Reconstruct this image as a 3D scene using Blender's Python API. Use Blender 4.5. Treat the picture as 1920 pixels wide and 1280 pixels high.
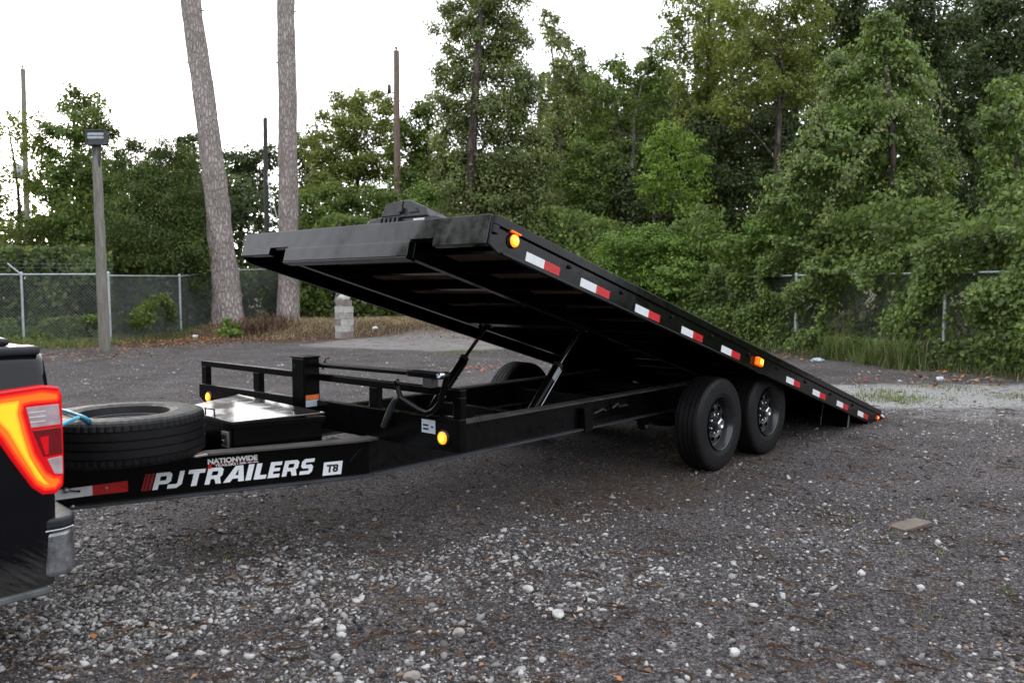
import bpy, bmesh, math, random
import numpy as np
from mathutils import Vector, Matrix

for o in list(bpy.data.objects):
    bpy.data.objects.remove(o)
scene = bpy.context.scene
R = math.radians
rng = np.random.default_rng(11)
random.seed(5)

# ---------------------------------------------------------------- camera
CAM = np.array([-6.1349, -4.3618, 1.5138])
YAW, PITCH, ROLL, FPX = 0.8393, -0.0658, -0.0032, 1545.2
FW = np.array([math.sin(YAW)*math.cos(PITCH), math.cos(YAW)*math.cos(PITCH), math.sin(PITCH)])
_r = np.array([math.cos(YAW), -math.sin(YAW), 0.0]); _u = np.cross(_r, FW)
RT = _r*math.cos(ROLL)+_u*math.sin(ROLL); UP = _u*math.cos(ROLL)-_r*math.sin(ROLL)
cam_d = bpy.data.cameras.new('camera'); cam = bpy.data.objects.new('camera', cam_d)
scene.collection.objects.link(cam); scene.camera = cam
cam_d.sensor_width = 36; cam_d.lens = FPX*36/1920; cam_d.clip_start = 0.05; cam_d.clip_end = 1500
cam.matrix_world = Matrix(((RT[0], UP[0], -FW[0], CAM[0]), (RT[1], UP[1], -FW[1], CAM[1]), (RT[2], UP[2], -FW[2], CAM[2]), (0, 0, 0, 1)))
cam_d.dof.use_dof = True; cam_d.dof.focus_distance = 5.6; cam_d.dof.aperture_fstop = 3.5

# ---------------------------------------------------------------- sky, sun, exposure
SUN_AZ, SUN_EL = 0.27, R(7.0)          # azimuth from +Y towards +X
w = bpy.data.worlds.new('World'); scene.world = w; w.use_nodes = True
nt = w.node_tree; nt.nodes.clear()
sky = nt.nodes.new('ShaderNodeTexSky'); sky.sky_type = 'NISHITA'; sky.sun_disc = False
sky.sun_elevation = SUN_EL; sky.sun_rotation = SUN_AZ
sky.air_density = 1.0; sky.dust_density = 5.0; sky.ozone_density = 1.0; sky.altitude = 0
hs = nt.nodes.new('ShaderNodeHueSaturation'); hs.inputs['Saturation'].default_value = 0.22
mx = nt.nodes.new('ShaderNodeMix'); mx.data_type = 'RGBA'; mx.inputs['Factor'].default_value = 0.62
mx.inputs['B'].default_value = (10.7, 11.05, 11.9, 1)     # even veil of thin cloud
bg = nt.nodes.new('ShaderNodeBackground'); bg.inputs['Strength'].default_value = 0.10
ow = nt.nodes.new('ShaderNodeOutputWorld')
nt.links.new(sky.outputs['Color'], hs.inputs['Color']); nt.links.new(hs.outputs['Color'], mx.inputs['A'])
nt.links.new(mx.outputs['Result'], bg.inputs['Color']); nt.links.new(bg.outputs['Background'], ow.inputs['Surface'])
sun_d = bpy.data.lights.new('sun', 'SUN'); sun_d.energy = 1.3; sun_d.angle = R(12); sun_d.color = (1.0, 0.86, 0.68)
sun = bpy.data.objects.new('sun', sun_d); scene.collection.objects.link(sun)
sd = Vector((math.sin(SUN_AZ)*math.cos(SUN_EL), math.cos(SUN_AZ)*math.cos(SUN_EL), math.sin(SUN_EL)))
sun.rotation_euler = sd.to_track_quat('Z', 'Y').to_euler(); sun.location = (0, 0, 40)
scene.view_settings.view_transform = 'Standard'; scene.view_settings.look = 'None'
scene.view_settings.gamma = 1; scene.view_settings.exposure = 1.45

# ---------------------------------------------------------------- helpers
COL = scene.collection
ORG = {}
def ray(u, v):
    d = FW*FPX + RT*(u-960) - UP*(v-640); return d/np.linalg.norm(d)
def at(u, v, depth):
    """world point seen at photo pixel (u, v) at a distance along the view axis"""
    d = ray(u, v); return CAM + d*(depth/(d@FW))
def on(u, v, axis, val):
    d = ray(u, v); return CAM + d*((val-CAM[axis])/d[axis])
def sstep(a, b, x):
    t = np.clip((x-a)/(b-a), 0, 1); return t*t*(3-2*t)
FH = np.array([math.sin(YAW), math.cos(YAW)]); LH = np.array([math.cos(YAW), -math.sin(YAW)])
def gz(x, y):
    """height of the ground: flat yard, a low bank of soil round the pines"""
    x = np.asarray(x, float); y = np.asarray(y, float)
    s = (x-CAM[0])*FH[0]+(y-CAM[1])*FH[1]; l = (x-CAM[0])*LH[0]+(y-CAM[1])*LH[1]
    b = 0.42*sstep(24.6, 27.4, s)*sstep(-11.0, -9.5, l)*(1-sstep(0, 4, l))
    n = 0.018*np.sin(x*1.7+y*.6)*np.sin(y*1.3-x*.4)+0.012*np.sin(x*3.1+1)*np.sin(y*2.7)
    return b + n*sstep(10, 16, s) + 0.006*np.sin(x*4.3)*np.sin(y*3.9+.5)

def tag(o, label=None, cat=None, group=None, kind=None):
    if label: o['label'] = label
    if cat: o['category'] = cat
    if group: o['group'] = group
    if kind: o['kind'] = kind
    return o
def empty(name, loc, label, cat, group=None):
    o = bpy.data.objects.new(name, None); COL.objects.link(o); o.location = loc
    o.empty_display_size = .1
    ORG[o] = Vector(loc); tag(o, label, cat, group); return o
def link(name, me, parent=None, loc=None):
    o = bpy.data.objects.new(name, me); COL.objects.link(o)
    if parent is not None:
        o.parent = parent; ORG[o] = ORG[parent]
    else:
        o.location = loc or (0, 0, 0); ORG[o] = Vector(loc or (0, 0, 0))
    return o

class MB:
    """collects shapes in world coordinates, then builds ONE mesh object"""
    def __init__(s): s.v = []; s.f = []; s.sm = []
    def add(s, vs, fs, smooth=False):
        b = len(s.v); s.v += [tuple(map(float, p)) for p in vs]
        s.f += [tuple(b+i for i in f) for f in fs]; s.sm += [smooth]*len(fs); return s
    def box(s, x0, x1, y0, y1, z0, z1):
        vs = [(x, y, z) for x in (x0, x1) for y in (y0, y1) for z in (z0, z1)]
        return s.add(vs, [(0, 1, 3, 2), (4, 6, 7, 5), (0, 4, 5, 1), (2, 3, 7, 6), (0, 2, 6, 4), (1, 5, 7, 3)])
    def obox(s, c, ax, ay, az):
        """box at c with half-axis vectors"""
        c, ax, ay, az = map(np.array, (c, ax, ay, az))
        vs = [c+i*ax+j*ay+k*az for i in (-1, 1) for j in (-1, 1) for k in (-1, 1)]
        return s.add(vs, [(0, 1, 3, 2), (4, 6, 7, 5), (0, 4, 5, 1), (2, 3, 7, 6), (0, 2, 6, 4), (1, 5, 7, 3)])
    def prism(s, poly, d):
        """closed polygon of 3-D points extruded by vector d"""
        n = len(poly); d = np.array(d, float); a = [np.array(p, float) for p in poly]
        vs = a+[p+d for p in a]
        fs = [tuple(range(n))[::-1], tuple(range(n, 2*n))]+[(i, (i+1) % n, n+(i+1) % n, n+i) for i in range(n)]
        return s.add(vs, fs)
    def tube(s, pts, r, n=10, cap=True, smooth=True):
        pts = [np.array(p, float) for p in pts]; m = len(pts)
        rr = r if hasattr(r, '__len__') else [r]*m
        vs = []; prev = None
        for i, p in enumerate(pts):
            t = pts[min(i+1, m-1)]-pts[max(i-1, 0)]; t = t/(np.linalg.norm(t)+1e-9)
            if prev is None:
                a = np.cross(t, (0, 0, 1.) if abs(t[2]) < .9 else (1., 0, 0))
            else: a = prev-t*np.dot(prev, t)
            a = a/np.linalg.norm(a); prev = a; b = np.cross(t, a)
            vs += [p+rr[i]*(math.cos(2*math.pi*k/n)*a+math.sin(2*math.pi*k/n)*b) for k in range(n)]
        fs = [(i*n+k, i*n+(k+1) % n, (i+1)*n+(k+1) % n, (i+1)*n+k) for i in range(m-1) for k in range(n)]
        s.add(vs, fs, smooth)
        if cap:
            s.add(vs[:n], [tuple(range(n))[::-1]]); s.add(vs[-n:], [tuple(range(n))])
        return s
    def lathe(s, prof, c, axis='Y', n=48, mod=None, smooth=True, skip=None):
        """profile of (axial, radius) turned about an axis through c"""
        m = len(prof); vs = []
        for i, (a, r) in enumerate(prof):
            for k in range(n):
                t = 2*math.pi*k/n; q = r*(mod(i, k) if mod else 1)
                if axis == 'Y': vs.append((c[0]+q*math.cos(t), c[1]+a, c[2]+q*math.sin(t)))
                elif axis == 'Z': vs.append((c[0]+q*math.cos(t), c[1]+q*math.sin(t), c[2]+a))
                else: vs.append((c[0]+a, c[1]+q*math.cos(t), c[2]+q*math.sin(t)))
        fs = [(i*n+k, i*n+(k+1) % n, (i+1)*n+(k+1) % n, (i+1)*n+k) for i in range(m-1) for k in range(n) if not (skip and skip(i, k))]
        return s.add(vs, fs, smooth)
    def xf(s, M):
        s.v = [tuple(M @ Vector(p)) for p in s.v]; return s
    def build(s, name, mat, parent=None, base=None, bevel=0, local=False, auto=None, seg=2):
        org = Vector((0, 0, 0)) if local else (ORG[parent] if parent is not None else Vector(base or (0, 0, 0)))
        me = bpy.data.meshes.new(name)
        me.from_pydata([(p[0]-org[0], p[1]-org[1], p[2]-org[2]) for p in s.v], [], s.f)
        me.polygons.foreach_set('use_smooth', s.sm); me.update()
        bm = bmesh.new(); bm.from_mesh(me); bmesh.ops.recalc_face_normals(bm, faces=bm.faces); bm.to_mesh(me); bm.free()
        me.materials.append(mat)
        o = link(name, me, parent, None if parent is not None else (base or (0, 0, 0)))
        if local: ORG[o] = Vector((0, 0, 0))
        if bevel:
            b = o.modifiers.new('bevel', 'BEVEL'); b.width = bevel; b.segments = seg; b.limit_method = 'ANGLE'; b.angle_limit = R(40)
        return o

# ---------------------------------------------------------------- materials
def new_mat(name):
    m = bpy.data.materials.new(name); m.use_nodes = True; t = m.node_tree
    return m, t, t.nodes['Principled BSDF']
def N(t, kind, **kw):
    n = t.nodes.new(kind)
    for k, v in kw.items():
        if k in n.inputs: n.inputs[k].default_value = v
        else: setattr(n, k, v)
    return n
def ramp(t, fac, stops):
    r = t.nodes.new('ShaderNodeValToRGB'); e = r.color_ramp.elements
    while len(e) < len(stops): e.new(.5)
    for el, (p, c) in zip(e, stops):
        el.position = p; el.color = (*c, 1) if len(c) == 3 else c
    if fac is not None: t.links.new(fac, r.inputs[0])
    return r
def pos(t):
    return N(t, 'ShaderNodeNewGeometry').outputs['Position']
def noise(t, scale, detail=4, rough=.6, vec=None, dim='3D'):
    n = N(t, 'ShaderNodeTexNoise'); n.inputs['Scale'].default_value = scale
    n.inputs['Detail'].default_value = detail; n.inputs['Roughness'].default_value = rough
    t.links.new(vec if vec is not None else pos(t), n.inputs['Vector']); return n.outputs['Fac']
def bump(t, b, h, strength=.3, dist=.01):
    n = N(t, 'ShaderNodeBump'); n.inputs['Strength'].default_value = strength; n.inputs['Distance'].default_value = dist
    t.links.new(h, n.inputs['Height']); t.links.new(n.outputs['Normal'], b.inputs['Normal'])
def simple(name, c, rough=.5, metal=0, var=.25, scale=8, rvar=.15, coat=0, spec=.5, bmp=0, bscale=60, dust=None):
    m, t, b = new_mat(name)
    f = noise(t, scale, 5)
    lo = tuple(x*(1-var) for x in c); hi = tuple(x*(1+var) for x in c)
    r = ramp(t, f, [(.3, lo), (.7, hi)])
    out = r.outputs[0]
    if dust:      # dried dust lying in uneven patches
        dn = noise(t, 3.1, 6, .7)
        dr = ramp(t, dn, [(.45, (0, 0, 0)), (.75, (dust[3],)*3)])
        mxn = N(t, 'ShaderNodeMix', data_type='RGBA'); t.links.new(dr.outputs[0], mxn.inputs['Factor'])
        t.links.new(out, mxn.inputs['A']); mxn.inputs['B'].default_value = (*dust[:3], 1); out = mxn.outputs['Result']
    t.links.new(out, b.inputs['Base Color'])
    rr = N(t, 'ShaderNodeMapRange'); t.links.new(noise(t, scale*2.3, 5), rr.inputs[0])
    rr.inputs[1].default_value = .25; rr.inputs[2].default_value = .75
    rr.inputs[3].default_value = max(.03, rough-rvar); rr.inputs[4].default_value = min(1, rough+rvar)
    t.links.new(rr.outputs[0], b.inputs['Roughness'])
    b.inputs['Metallic'].default_value = metal; b.inputs['Specular IOR Level'].default_value = spec
    if coat: b.inputs['Coat Weight'].default_value = coat; b.inputs['Coat Roughness'].default_value = .08
    if bmp: bump(t, b, noise(t, bscale, 6 if bscale > 6 else 2, .7 if bscale > 6 else .4), bmp, .004 if bscale > 6 else .045)
    return m
def glow(name, c, strength, base=None):
    m, t, b = new_mat(name); b.inputs['Base Color'].default_value = (*(base or c), 1)
    b.inputs['Emission Color'].default_value = (*c, 1); b.inputs['Emission Strength'].default_value = strength
    b.inputs['Roughness'].default_value = .15; return m
def leaf_mat(name, stops, trans=.35, rough=.5, tint=.35, bright=(1.25, 1.3, .8)):
    if name.startswith(('leaves', 'cedar')): 
        mid = stops[len(stops)//2][1]; stops = [(p_, tuple((c_*.68+m_*.32)*k_ for c_, m_, k_ in zip(q_, mid, (1.52, 1.50, 1.06)))) for p_, q_ in stops]
    m, t, b = new_mat(name); t.nodes.remove(b)
    g = N(t, 'ShaderNodeNewGeometry'); r = ramp(t, g.outputs['Random Per Island'], stops)
    f = noise(t, 1.0, 3)
    r2 = ramp(t, f, [(.3, (1-tint,)*3), (.7, (1+tint,)*3)])
    mu = N(t, 'ShaderNodeMix', data_type='RGBA', blend_type='MULTIPLY'); mu.inputs['Factor'].default_value = 1
    t.links.new(r.outputs[0], mu.inputs['A']); t.links.new(r2.outputs[0], mu.inputs['B'])
    d = N(t, 'ShaderNodeBsdfPrincipled'); t.links.new(mu.outputs['Result'], d.inputs['Base Color'])
    d.inputs['Roughness'].default_value = rough; d.inputs['Specular IOR Level'].default_value = .28
    tr = N(t, 'ShaderNodeBsdfTranslucent')
    m2 = N(t, 'ShaderNodeMix', data_type='RGBA', blend_type='MULTIPLY'); m2.inputs['Factor'].default_value = 1
    t.links.new(mu.outputs['Result'], m2.inputs['A']); m2.inputs['B'].default_value = (*bright, 1)
    t.links.new(m2.outputs['Result'], tr.inputs['Color'])
    ms = N(t, 'ShaderNodeMixShader'); ms.inputs[0].default_value = trans
    t.links.new(d.outputs[0], ms.inputs[1]); t.links.new(tr.outputs[0], ms.inputs[2])
    t.links.new(ms.outputs[0], t.nodes['Material Output'].inputs['Surface']); return m

M = {}
M['paint'] = simple('black_steel_paint', (.0022, .0022, .0025), .2, var=.3, spec=.17, bmp=.05, bscale=25, dust=(.012, .011, .010, .10), rvar=.1)
M['deckpaint'] = simple('black_deck_paint', (.0018, .0018, .0021), .17, var=.3, spec=.24, bmp=.08, bscale=7, dust=(.012, .011, .010, .08), rvar=.1)
M['railpaint'] = simple('black_rail_paint_dusty', (.0022, .0022, .0026), .34, var=.3, spec=.17, dust=(.02, .018, .016, .2))
M['front'] = simple('black_front_beam_paint', (.003, .003, .0035), .13, var=.3, spec=.46, bmp=.5, bscale=2.0, rvar=.09)
M['lid'] = simple('glossy_black_lid', (.007, .007, .0075), .18, coat=.75, var=.2, bmp=.7, bscale=3.0, rvar=.06)
M['flange'] = simple('skylit_dusty_flange_paint', (.040, .043, .050), .4, var=.4, scale=5, spec=.5, dust=(.09, .08, .07, .35))  # bluish sky light on the bottom flange painted into the base, dust patches over
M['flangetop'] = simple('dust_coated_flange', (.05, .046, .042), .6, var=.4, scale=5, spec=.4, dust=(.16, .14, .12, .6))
M['rubber'] = simple('tyre_rubber', (.0055, .0055, .0064), .55, var=.3, scale=14, bmp=.12, bscale=90, dust=(.03, .026, .022, .22), spec=.28)
M['rim'] = simple('black_wheel_enamel', (.022, .023, .026), .3, coat=.3, var=.2, spec=.5)
M['chrome'] = simple('bright_chrome', (.72, .74, .78), .12, metal=1, var=.1)
M['steel'] = simple('dull_zinc_steel', (.42, .43, .44), .38, metal=.8, var=.2)
M['rod'] = simple('polished_cylinder_rod', (.32, .34, .37), .2, metal=1, var=.1)
M['galv'] = simple('galvanised_fence_steel', (.46, .51, .52), .5, metal=.35, var=.2, scale=5)
M['wiredark'] = simple('weathered_dark_wire', (.07, .073, .072), .6, metal=.2, var=.3)
M['wire'] = simple('galvanised_wire', (.17, .185, .19), .55, metal=.2, var=.2)
M['plank'] = simple('treated_deck_plank', (.17, .095, .058), .8, var=.45, scale=6, bmp=.3, bscale=30)
M['white'] = simple('white_vinyl', (.86, .89, .92), .45, var=.05)
M['red'] = simple('red_reflective_vinyl', (.58, .012, .018), .35, var=.12)
M['tapew'] = simple('white_reflective_tape', (.80, .82, .84), .4, var=.08, scale=40)
M['stripe'] = simple('dark_red_vinyl', (.30, .010, .014), .4, var=.1)
M['ink'] = simple('black_ink', (.01, .01, .011), .5)
M['green'] = simple('green_sticker', (.02, .24, .12), .5)
M['orange'] = simple('orange_warning_vinyl', (.75, .16, .02), .5)
M['label'] = simple('pale_blue_label', (.46, .52, .58), .5, var=.1)
M['amber'] = glow('amber_lamp_lit', (1.0, .28, .007), .62, (.9, .35, .02))
M['amberhot'] = glow('amber_lamp_core', (1.0, .56, .04), .85, (1, .7, .1))
M['amberlens'] = glow('amber_lens_rim', (1.0, .12, .002), .33, (.8, .2, .01))
M['redlamp'] = glow('red_lamp_lit', (1.0, .06, .02), .75, (.7, .02, .01))
M['redlens'] = glow('red_tail_lens', (.9, .004, .008), .16, (.35, .004, .008))
M['guide1'] = glow('tail_light_guide', (1.0, .05, .008), 1.7, (.8, .03, .01))
M['guide2'] = glow('tail_light_core', (1.0, .30, .01), 2.3, (1, .3, .02))
M['guide3'] = glow('tail_light_hot_core', (1.0, .62, .02), 1.9, (1, .6, .05))
M['clear'] = simple('clear_reverse_lens', (.46, .36, .38), .15, var=.25, scale=30, coat=.5)
M['darkred'] = simple('dark_red_lens', (.16, .004, .008), .12, coat=.7)
M['truck'] = simple('black_truck_paint', (.003, .003, .004), .1, var=.1, rvar=.04, spec=.4)
M['plastic'] = simple('grey_black_plastic', (.022, .024, .028), .5, var=.2, bmp=.08, bscale=120, spec=.35)
M['bplastic'] = simple('moulded_black_plastic', (.012, .013, .016), .42, var=.15, spec=.4)
M['bumper'] = simple('dirty_chrome_bumper', (.36, .375, .40), .3, metal=.8, var=.5, scale=22, dust=(.22, .20, .18, .6))
M['blue'] = simple('blue_rope', (.04, .30, .44), .5, var=.2)
M['ratchet'] = simple('dark_worn_steel', (.06, .06, .062), .5, metal=.5)
M['sill'] = simple('dusty_grey_trim', (.10, .105, .105), .6, var=.4, scale=12)
M['glass'] = simple('tinted_window', (.01, .012, .014), .05, coat=.5)
M['hose'] = simple('black_hose', (.012, .012, .013), .45)
M['alum'] = simple('floodlight_housing', (.045, .05, .055), .5)
M['lens'] = simple('floodlight_glass', (.34, .38, .40), .12, var=.25, scale=14)

# ---------------------------------------------------------------- setting materials
def ground_mat():
    m, t, b = new_mat('asphalt_millings_ground')
    p = pos(t)
    va = N(t, 'ShaderNodeVertexColor', layer_name='zone'); sep = N(t, 'ShaderNodeSeparateColor'); t.links.new(va.outputs[0], sep.inputs[0])
    base = ramp(t, noise(t, 38, 8, .75), [(.28, (.048, .044, .044)), (.5, (.140, .130, .129)), (.72, (.29, .273, .268))])
    big = ramp(t, noise(t, .9, 5, .65), [(.3, (.66, .63, .62)), (.7, (1.25, 1.22, 1.22))])
    mu = N(t, 'ShaderNodeMix', data_type='RGBA', blend_type='MULTIPLY', Factor=1.0)
    t.links.new(base.outputs[0], mu.inputs['A']); t.links.new(big.outputs[0], mu.inputs['B'])
    def over(a, bcol, fac):
        x = N(t, 'ShaderNodeMix', data_type='RGBA'); t.links.new(a, x.inputs['A'])
        if isinstance(bcol, tuple): x.inputs['B'].default_value = (*bcol, 1)
        else: t.links.new(bcol, x.inputs['B'])
        t.links.new(fac, x.inputs['Factor']); return x.outputs['Result']
    def mul(a, c):
        x = N(t, 'ShaderNodeMath', operation='MULTIPLY'); t.links.new(a, x.inputs[0])
        if hasattr(c, 'node'): t.links.new(c, x.inputs[1])
        else: x.inputs[1].default_value = c
        return x.outputs[0]
    col = mu.outputs['Result']
    grit = None
    for sc in (150, 75):          # grains of crushed asphalt
        vo = N(t, 'ShaderNodeTexVoronoi'); vo.inputs['Scale'].default_value = sc; t.links.new(p, vo.inputs['Vector'])
        s3 = N(t, 'ShaderNodeSeparateColor'); t.links.new(vo.outputs['Color'], s3.inputs[0])
        gr = ramp(t, s3.outputs[1], [(0, (.45, .44, .44)), (.7, (1.05, 1.05, 1.05)), (1, (1.75, 1.72, 1.72))])
        mg = N(t, 'ShaderNodeMix', data_type='RGBA', blend_type='MULTIPLY', Factor=1.0); t.links.new(col, mg.inputs['A']); t.links.new(gr.outputs[0], mg.inputs['B']); col = mg.outputs['Result']; grit = vo.outputs['Distance']
    # brown soil and needle mat in patches
    soil = ramp(t, noise(t, 24, 6, .7), [(.3, (.022, .015, .011)), (.7, (.085, .058, .040))])
    pm = ramp(t, noise(t, .65, 5, .6), [(.52, (0, 0, 0)), (.78, (.5, .5, .5))])
    col = over(col, soil.outputs[0], pm.outputs[0])
    # small pale chips
    for sc, th, c in ((70, .965, (.42, .41, .40)), (42, .972, (.36, .35, .34))):
        vo = N(t, 'ShaderNodeTexVoronoi'); vo.inputs['Scale'].default_value = sc; t.links.new(p, vo.inputs['Vector'])
        s2 = N(t, 'ShaderNodeSeparateColor'); t.links.new(vo.outputs['Color'], s2.inputs[0])
        gt = N(t, 'ShaderNodeMath', operation='GREATER_THAN'); t.links.new(s2.outputs[0], gt.inputs[0]); gt.inputs[1].default_value = th
        lt = N(t, 'ShaderNodeMath', operation='LESS_THAN'); t.links.new(vo.outputs['Distance'], lt.inputs[0]); lt.inputs[1].default_value = .33
        col = over(col, c, mul(gt.outputs[0], lt.outputs[0]))
    # zones: leaf-littered soil, crushed white stone, turf soil
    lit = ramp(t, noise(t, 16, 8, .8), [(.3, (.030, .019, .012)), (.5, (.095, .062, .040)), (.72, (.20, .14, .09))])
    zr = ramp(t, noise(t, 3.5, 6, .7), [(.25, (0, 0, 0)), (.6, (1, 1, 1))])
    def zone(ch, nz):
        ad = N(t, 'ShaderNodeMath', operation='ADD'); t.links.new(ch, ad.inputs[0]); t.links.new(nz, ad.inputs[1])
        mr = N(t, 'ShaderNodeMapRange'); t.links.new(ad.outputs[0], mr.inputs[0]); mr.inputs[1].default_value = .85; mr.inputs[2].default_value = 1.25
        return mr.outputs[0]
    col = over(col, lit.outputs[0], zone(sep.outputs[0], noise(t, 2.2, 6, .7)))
    wh = ramp(t, noise(t, 30, 8, .85), [(.32, (.11, .107, .103)), (.46, (.36, .352, .343)), (.62, (.62, .61, .59))])
    col = over(col, wh.outputs[0], zone(sep.outputs[1], noise(t, 2.9, 6, .7)))
    tf = ramp(t, noise(t, 20, 8, .8), [(.3, (.018, .019, .008)), (.55, (.06, .055, .028)), (.75, (.13, .10, .06))])
    col = over(col, tf.outputs[0], zone(sep.outputs[2], noise(t, 2.6, 6, .7)))
    cc = ramp(t, noise(t, 2.2, 8, .75), [(.3, (.17, .14, .125)), (.5, (.31, .285, .27)), (.72, (.42, .40, .385))])
    col = over(col, cc.outputs[0], zone(va.outputs['Alpha'], noise(t, 1.4, 7, .75)))
    t.links.new(col, b.inputs['Base Color']); b.inputs['Roughness'].default_value = .92; b.inputs['Specular IOR Level'].default_value = .2
    n1 = noise(t, 60, 8, .8); n2 = noise(t, 7, 4, .6)
    ad = N(t, 'ShaderNodeMath', operation='ADD'); t.links.new(n1, ad.inputs[0]); t.links.new(n2, ad.inputs[1])
    su = N(t, 'ShaderNodeMath', operation='SUBTRACT'); t.links.new(ad.outputs[0], su.inputs[0]); t.links.new(grit, su.inputs[1])
    bump(t, b, su.outputs[0], .95, .03)
    return m
M['ground'] = ground_mat()
def bark_mat(name, lo, mid, hi, sx=7, sz=1.6):
    m, t, b = new_mat(name)
    mp = N(t, 'ShaderNodeMapping'); mp.inputs['Scale'].default_value = (sx, sx, sz); t.links.new(pos(t), mp.inputs['Vector'])
    vo = N(t, 'ShaderNodeTexVoronoi', feature='DISTANCE_TO_EDGE'); vo.inputs['Scale'].default_value = 1.0
    nz = N(t, 'ShaderNodeTexNoise'); nz.inputs['Scale'].default_value = 1.2; nz.inputs['Detail'].default_value = 4; t.links.new(mp.outputs[0], nz.inputs['Vector'])
    mxv = N(t, 'ShaderNodeMix', data_type='VECTOR'); mxv.inputs[0].default_value = .55
    t.links.new(mp.outputs[0], mxv.inputs[4]); t.links.new(nz.outputs['Color'], mxv.inputs[5])
    t.links.new(mxv.outputs[1], vo.inputs['Vector'])
    plate = ramp(t, vo.outputs['Distance'], [(.0, lo), (.13, mid), (.45, hi)])
    fine = ramp(t, noise(t, 30, 6, .7), [(.3, (.7,)*3), (.7, (1.25,)*3)])
    mu = N(t, 'ShaderNodeMix', data_type='RGBA', blend_type='MULTIPLY', Factor=1.0)
    t.links.new(plate.outputs[0], mu.inputs['A']); t.links.new(fine.outputs[0], mu.inputs['B'])
    blot = ramp(t, noise(t, 1.7, 5, .7), [(.3, (.74, .72, .70)), (.7, (1.18, 1.16, 1.15))])
    mu2 = N(t, 'ShaderNodeMix', data_type='RGBA', blend_type='MULTIPLY', Factor=1.0)
    t.links.new(mu.outputs['Result'], mu2.inputs['A']); t.links.new(blot.outputs[0], mu2.inputs['B'])
    t.links.new(mu2.outputs['Result'], b.inputs['Base Color']); b.inputs['Roughness'].default_value = .9
    rr = ramp(t, vo.outputs['Distance'], [(0, (0, 0, 0)), (.2, (1, 1, 1))]); bump(t, b, rr.outputs[0], 1, .03); return m
M['pinebark'] = bark_mat('pine_bark', (.25, .21, .195), (.34, .30, .285), (.42, .385, .37), 26, 8)
M['bark'] = bark_mat('grey_brown_bark', (.02, .016, .013), (.07, .055, .043), (.13, .105, .085), 12, 3)
M['palebark'] = bark_mat('pale_bark', (.08, .075, .065), (.22, .20, .18), (.34, .32, .29), 12, 3)
def wood_mat(name, lo, hi, sc=(30, 30, 1.2)):
    m, t, b = new_mat(name)
    mp = N(t, 'ShaderNodeMapping'); mp.inputs['Scale'].default_value = sc; t.links.new(pos(t), mp.inputs['Vector'])
    r = ramp(t, noise(t, 1, 6, .7, mp.outputs[0]), [(.3, lo), (.7, hi)]); t.links.new(r.outputs[0], b.inputs['Base Color'])
    b.inputs['Roughness'].default_value = .85; bump(t, b, noise(t, 1, 6, .7, mp.outputs[0]), .5, .01); return m
M['pole'] = wood_mat('weathered_pole_wood', (.10, .095, .08), (.26, .245, .21))
M['polebrown'] = wood_mat('brown_pole_wood', (.09, .065, .05), (.22, .16, .125))
M['poledark'] = wood_mat('dark_pole_wood', (.018, .017, .016), (.06, .055, .05))
M['board'] = wood_mat('old_board', (.085, .066, .052), (.20, .165, .135), (60, 12, 40))
M['block'] = simple('concrete_block', (.34, .32, .30), .9, var=.3, scale=9, bmp=.4, bscale=70)
M['block2'] = simple('pale_concrete_block', (.46, .45, .43), .9, var=.25, scale=9, bmp=.4, bscale=70)
M['block3'] = simple('brown_stained_block', (.25, .215, .19), .9, var=.35, scale=7, bmp=.4, bscale=70)
M['slab'] = simple('worn_concrete_slab', (.215, .195, .185), .9, var=.4, scale=1.6, bmp=.4, bscale=30, dust=(.13, .09, .065, .6))
def stone_mat(name, stops):
    m, t, b = new_mat(name); g = N(t, 'ShaderNodeNewGeometry'); r = ramp(t, g.outputs['Random Per Island'], stops)
    f = ramp(t, noise(t, 90, 5, .7), [(.3, (.78,)*3), (.7, (1.1,)*3)])
    mu = N(t, 'ShaderNodeMix', data_type='RGBA', blend_type='MULTIPLY', Factor=1.0)
    t.links.new(r.outputs[0], mu.inputs['A']); t.links.new(f.outputs[0], mu.inputs['B'])
    t.links.new(mu.outputs['Result'], b.inputs['Base Color']); b.inputs['Roughness'].default_value = .9; b.inputs['Specular IOR Level'].default_value = .25
    return m
M['limestone'] = stone_mat('crushed_limestone', [(0, (.11, .102, .096)), (.3, (.21, .202, .196)), (.6, (.33, .322, .315)), (.92, (.54, .53, .52)), (1, (.30, .25, .20))])
M['chips'] = stone_mat('dark_millings', [(0, (.025, .024, .025)), (.5, (.088, .083, .084)), (.85, (.17, .163, .162)), (1, (.20, .155, .12))])
M['stone1'] = simple('pale_limestone_lump', (.48, .47, .45), .9, var=.2, scale=30, bmp=.5, bscale=60)
M['litter'] = leaf_mat('fallen_leaves', [(0, (.10, .055, .03)), (.4, (.22, .13, .07)), (.75, (.32, .20, .11)), (.93, (.42, .16, .06)), (1, (.35, .05, .03))], .1, .8, .2)
M['needle'] = leaf_mat('pine_needles', [(0, (.06, .035, .022)), (.6, (.13, .078, .05)), (1, (.24, .16, .10))], .0, .8, .2)
M['straw'] = leaf_mat('dry_grass', [(0, (.24, .18, .11)), (.5, (.40, .32, .20)), (1, (.52, .44, .29))], .3, .8, .25)
M['grass'] = leaf_mat('green_grass', [(0, (.05, .085, .022)), (.5, (.12, .175, .05)), (.8, (.20, .235, .085)), (.93, (.30, .28, .14)), (1, (.36, .29, .18))], .35, .6, .3)
G = lambda *s: list(s)
M['lf_mid'] = leaf_mat('leaves_mid_green', G((0, (.022, .040, .012)), (.45, (.050, .082, .024)), (.85, (.095, .135, .040)), (.985, (.13, .16, .05)), (1, (.20, .12, .05))))
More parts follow.
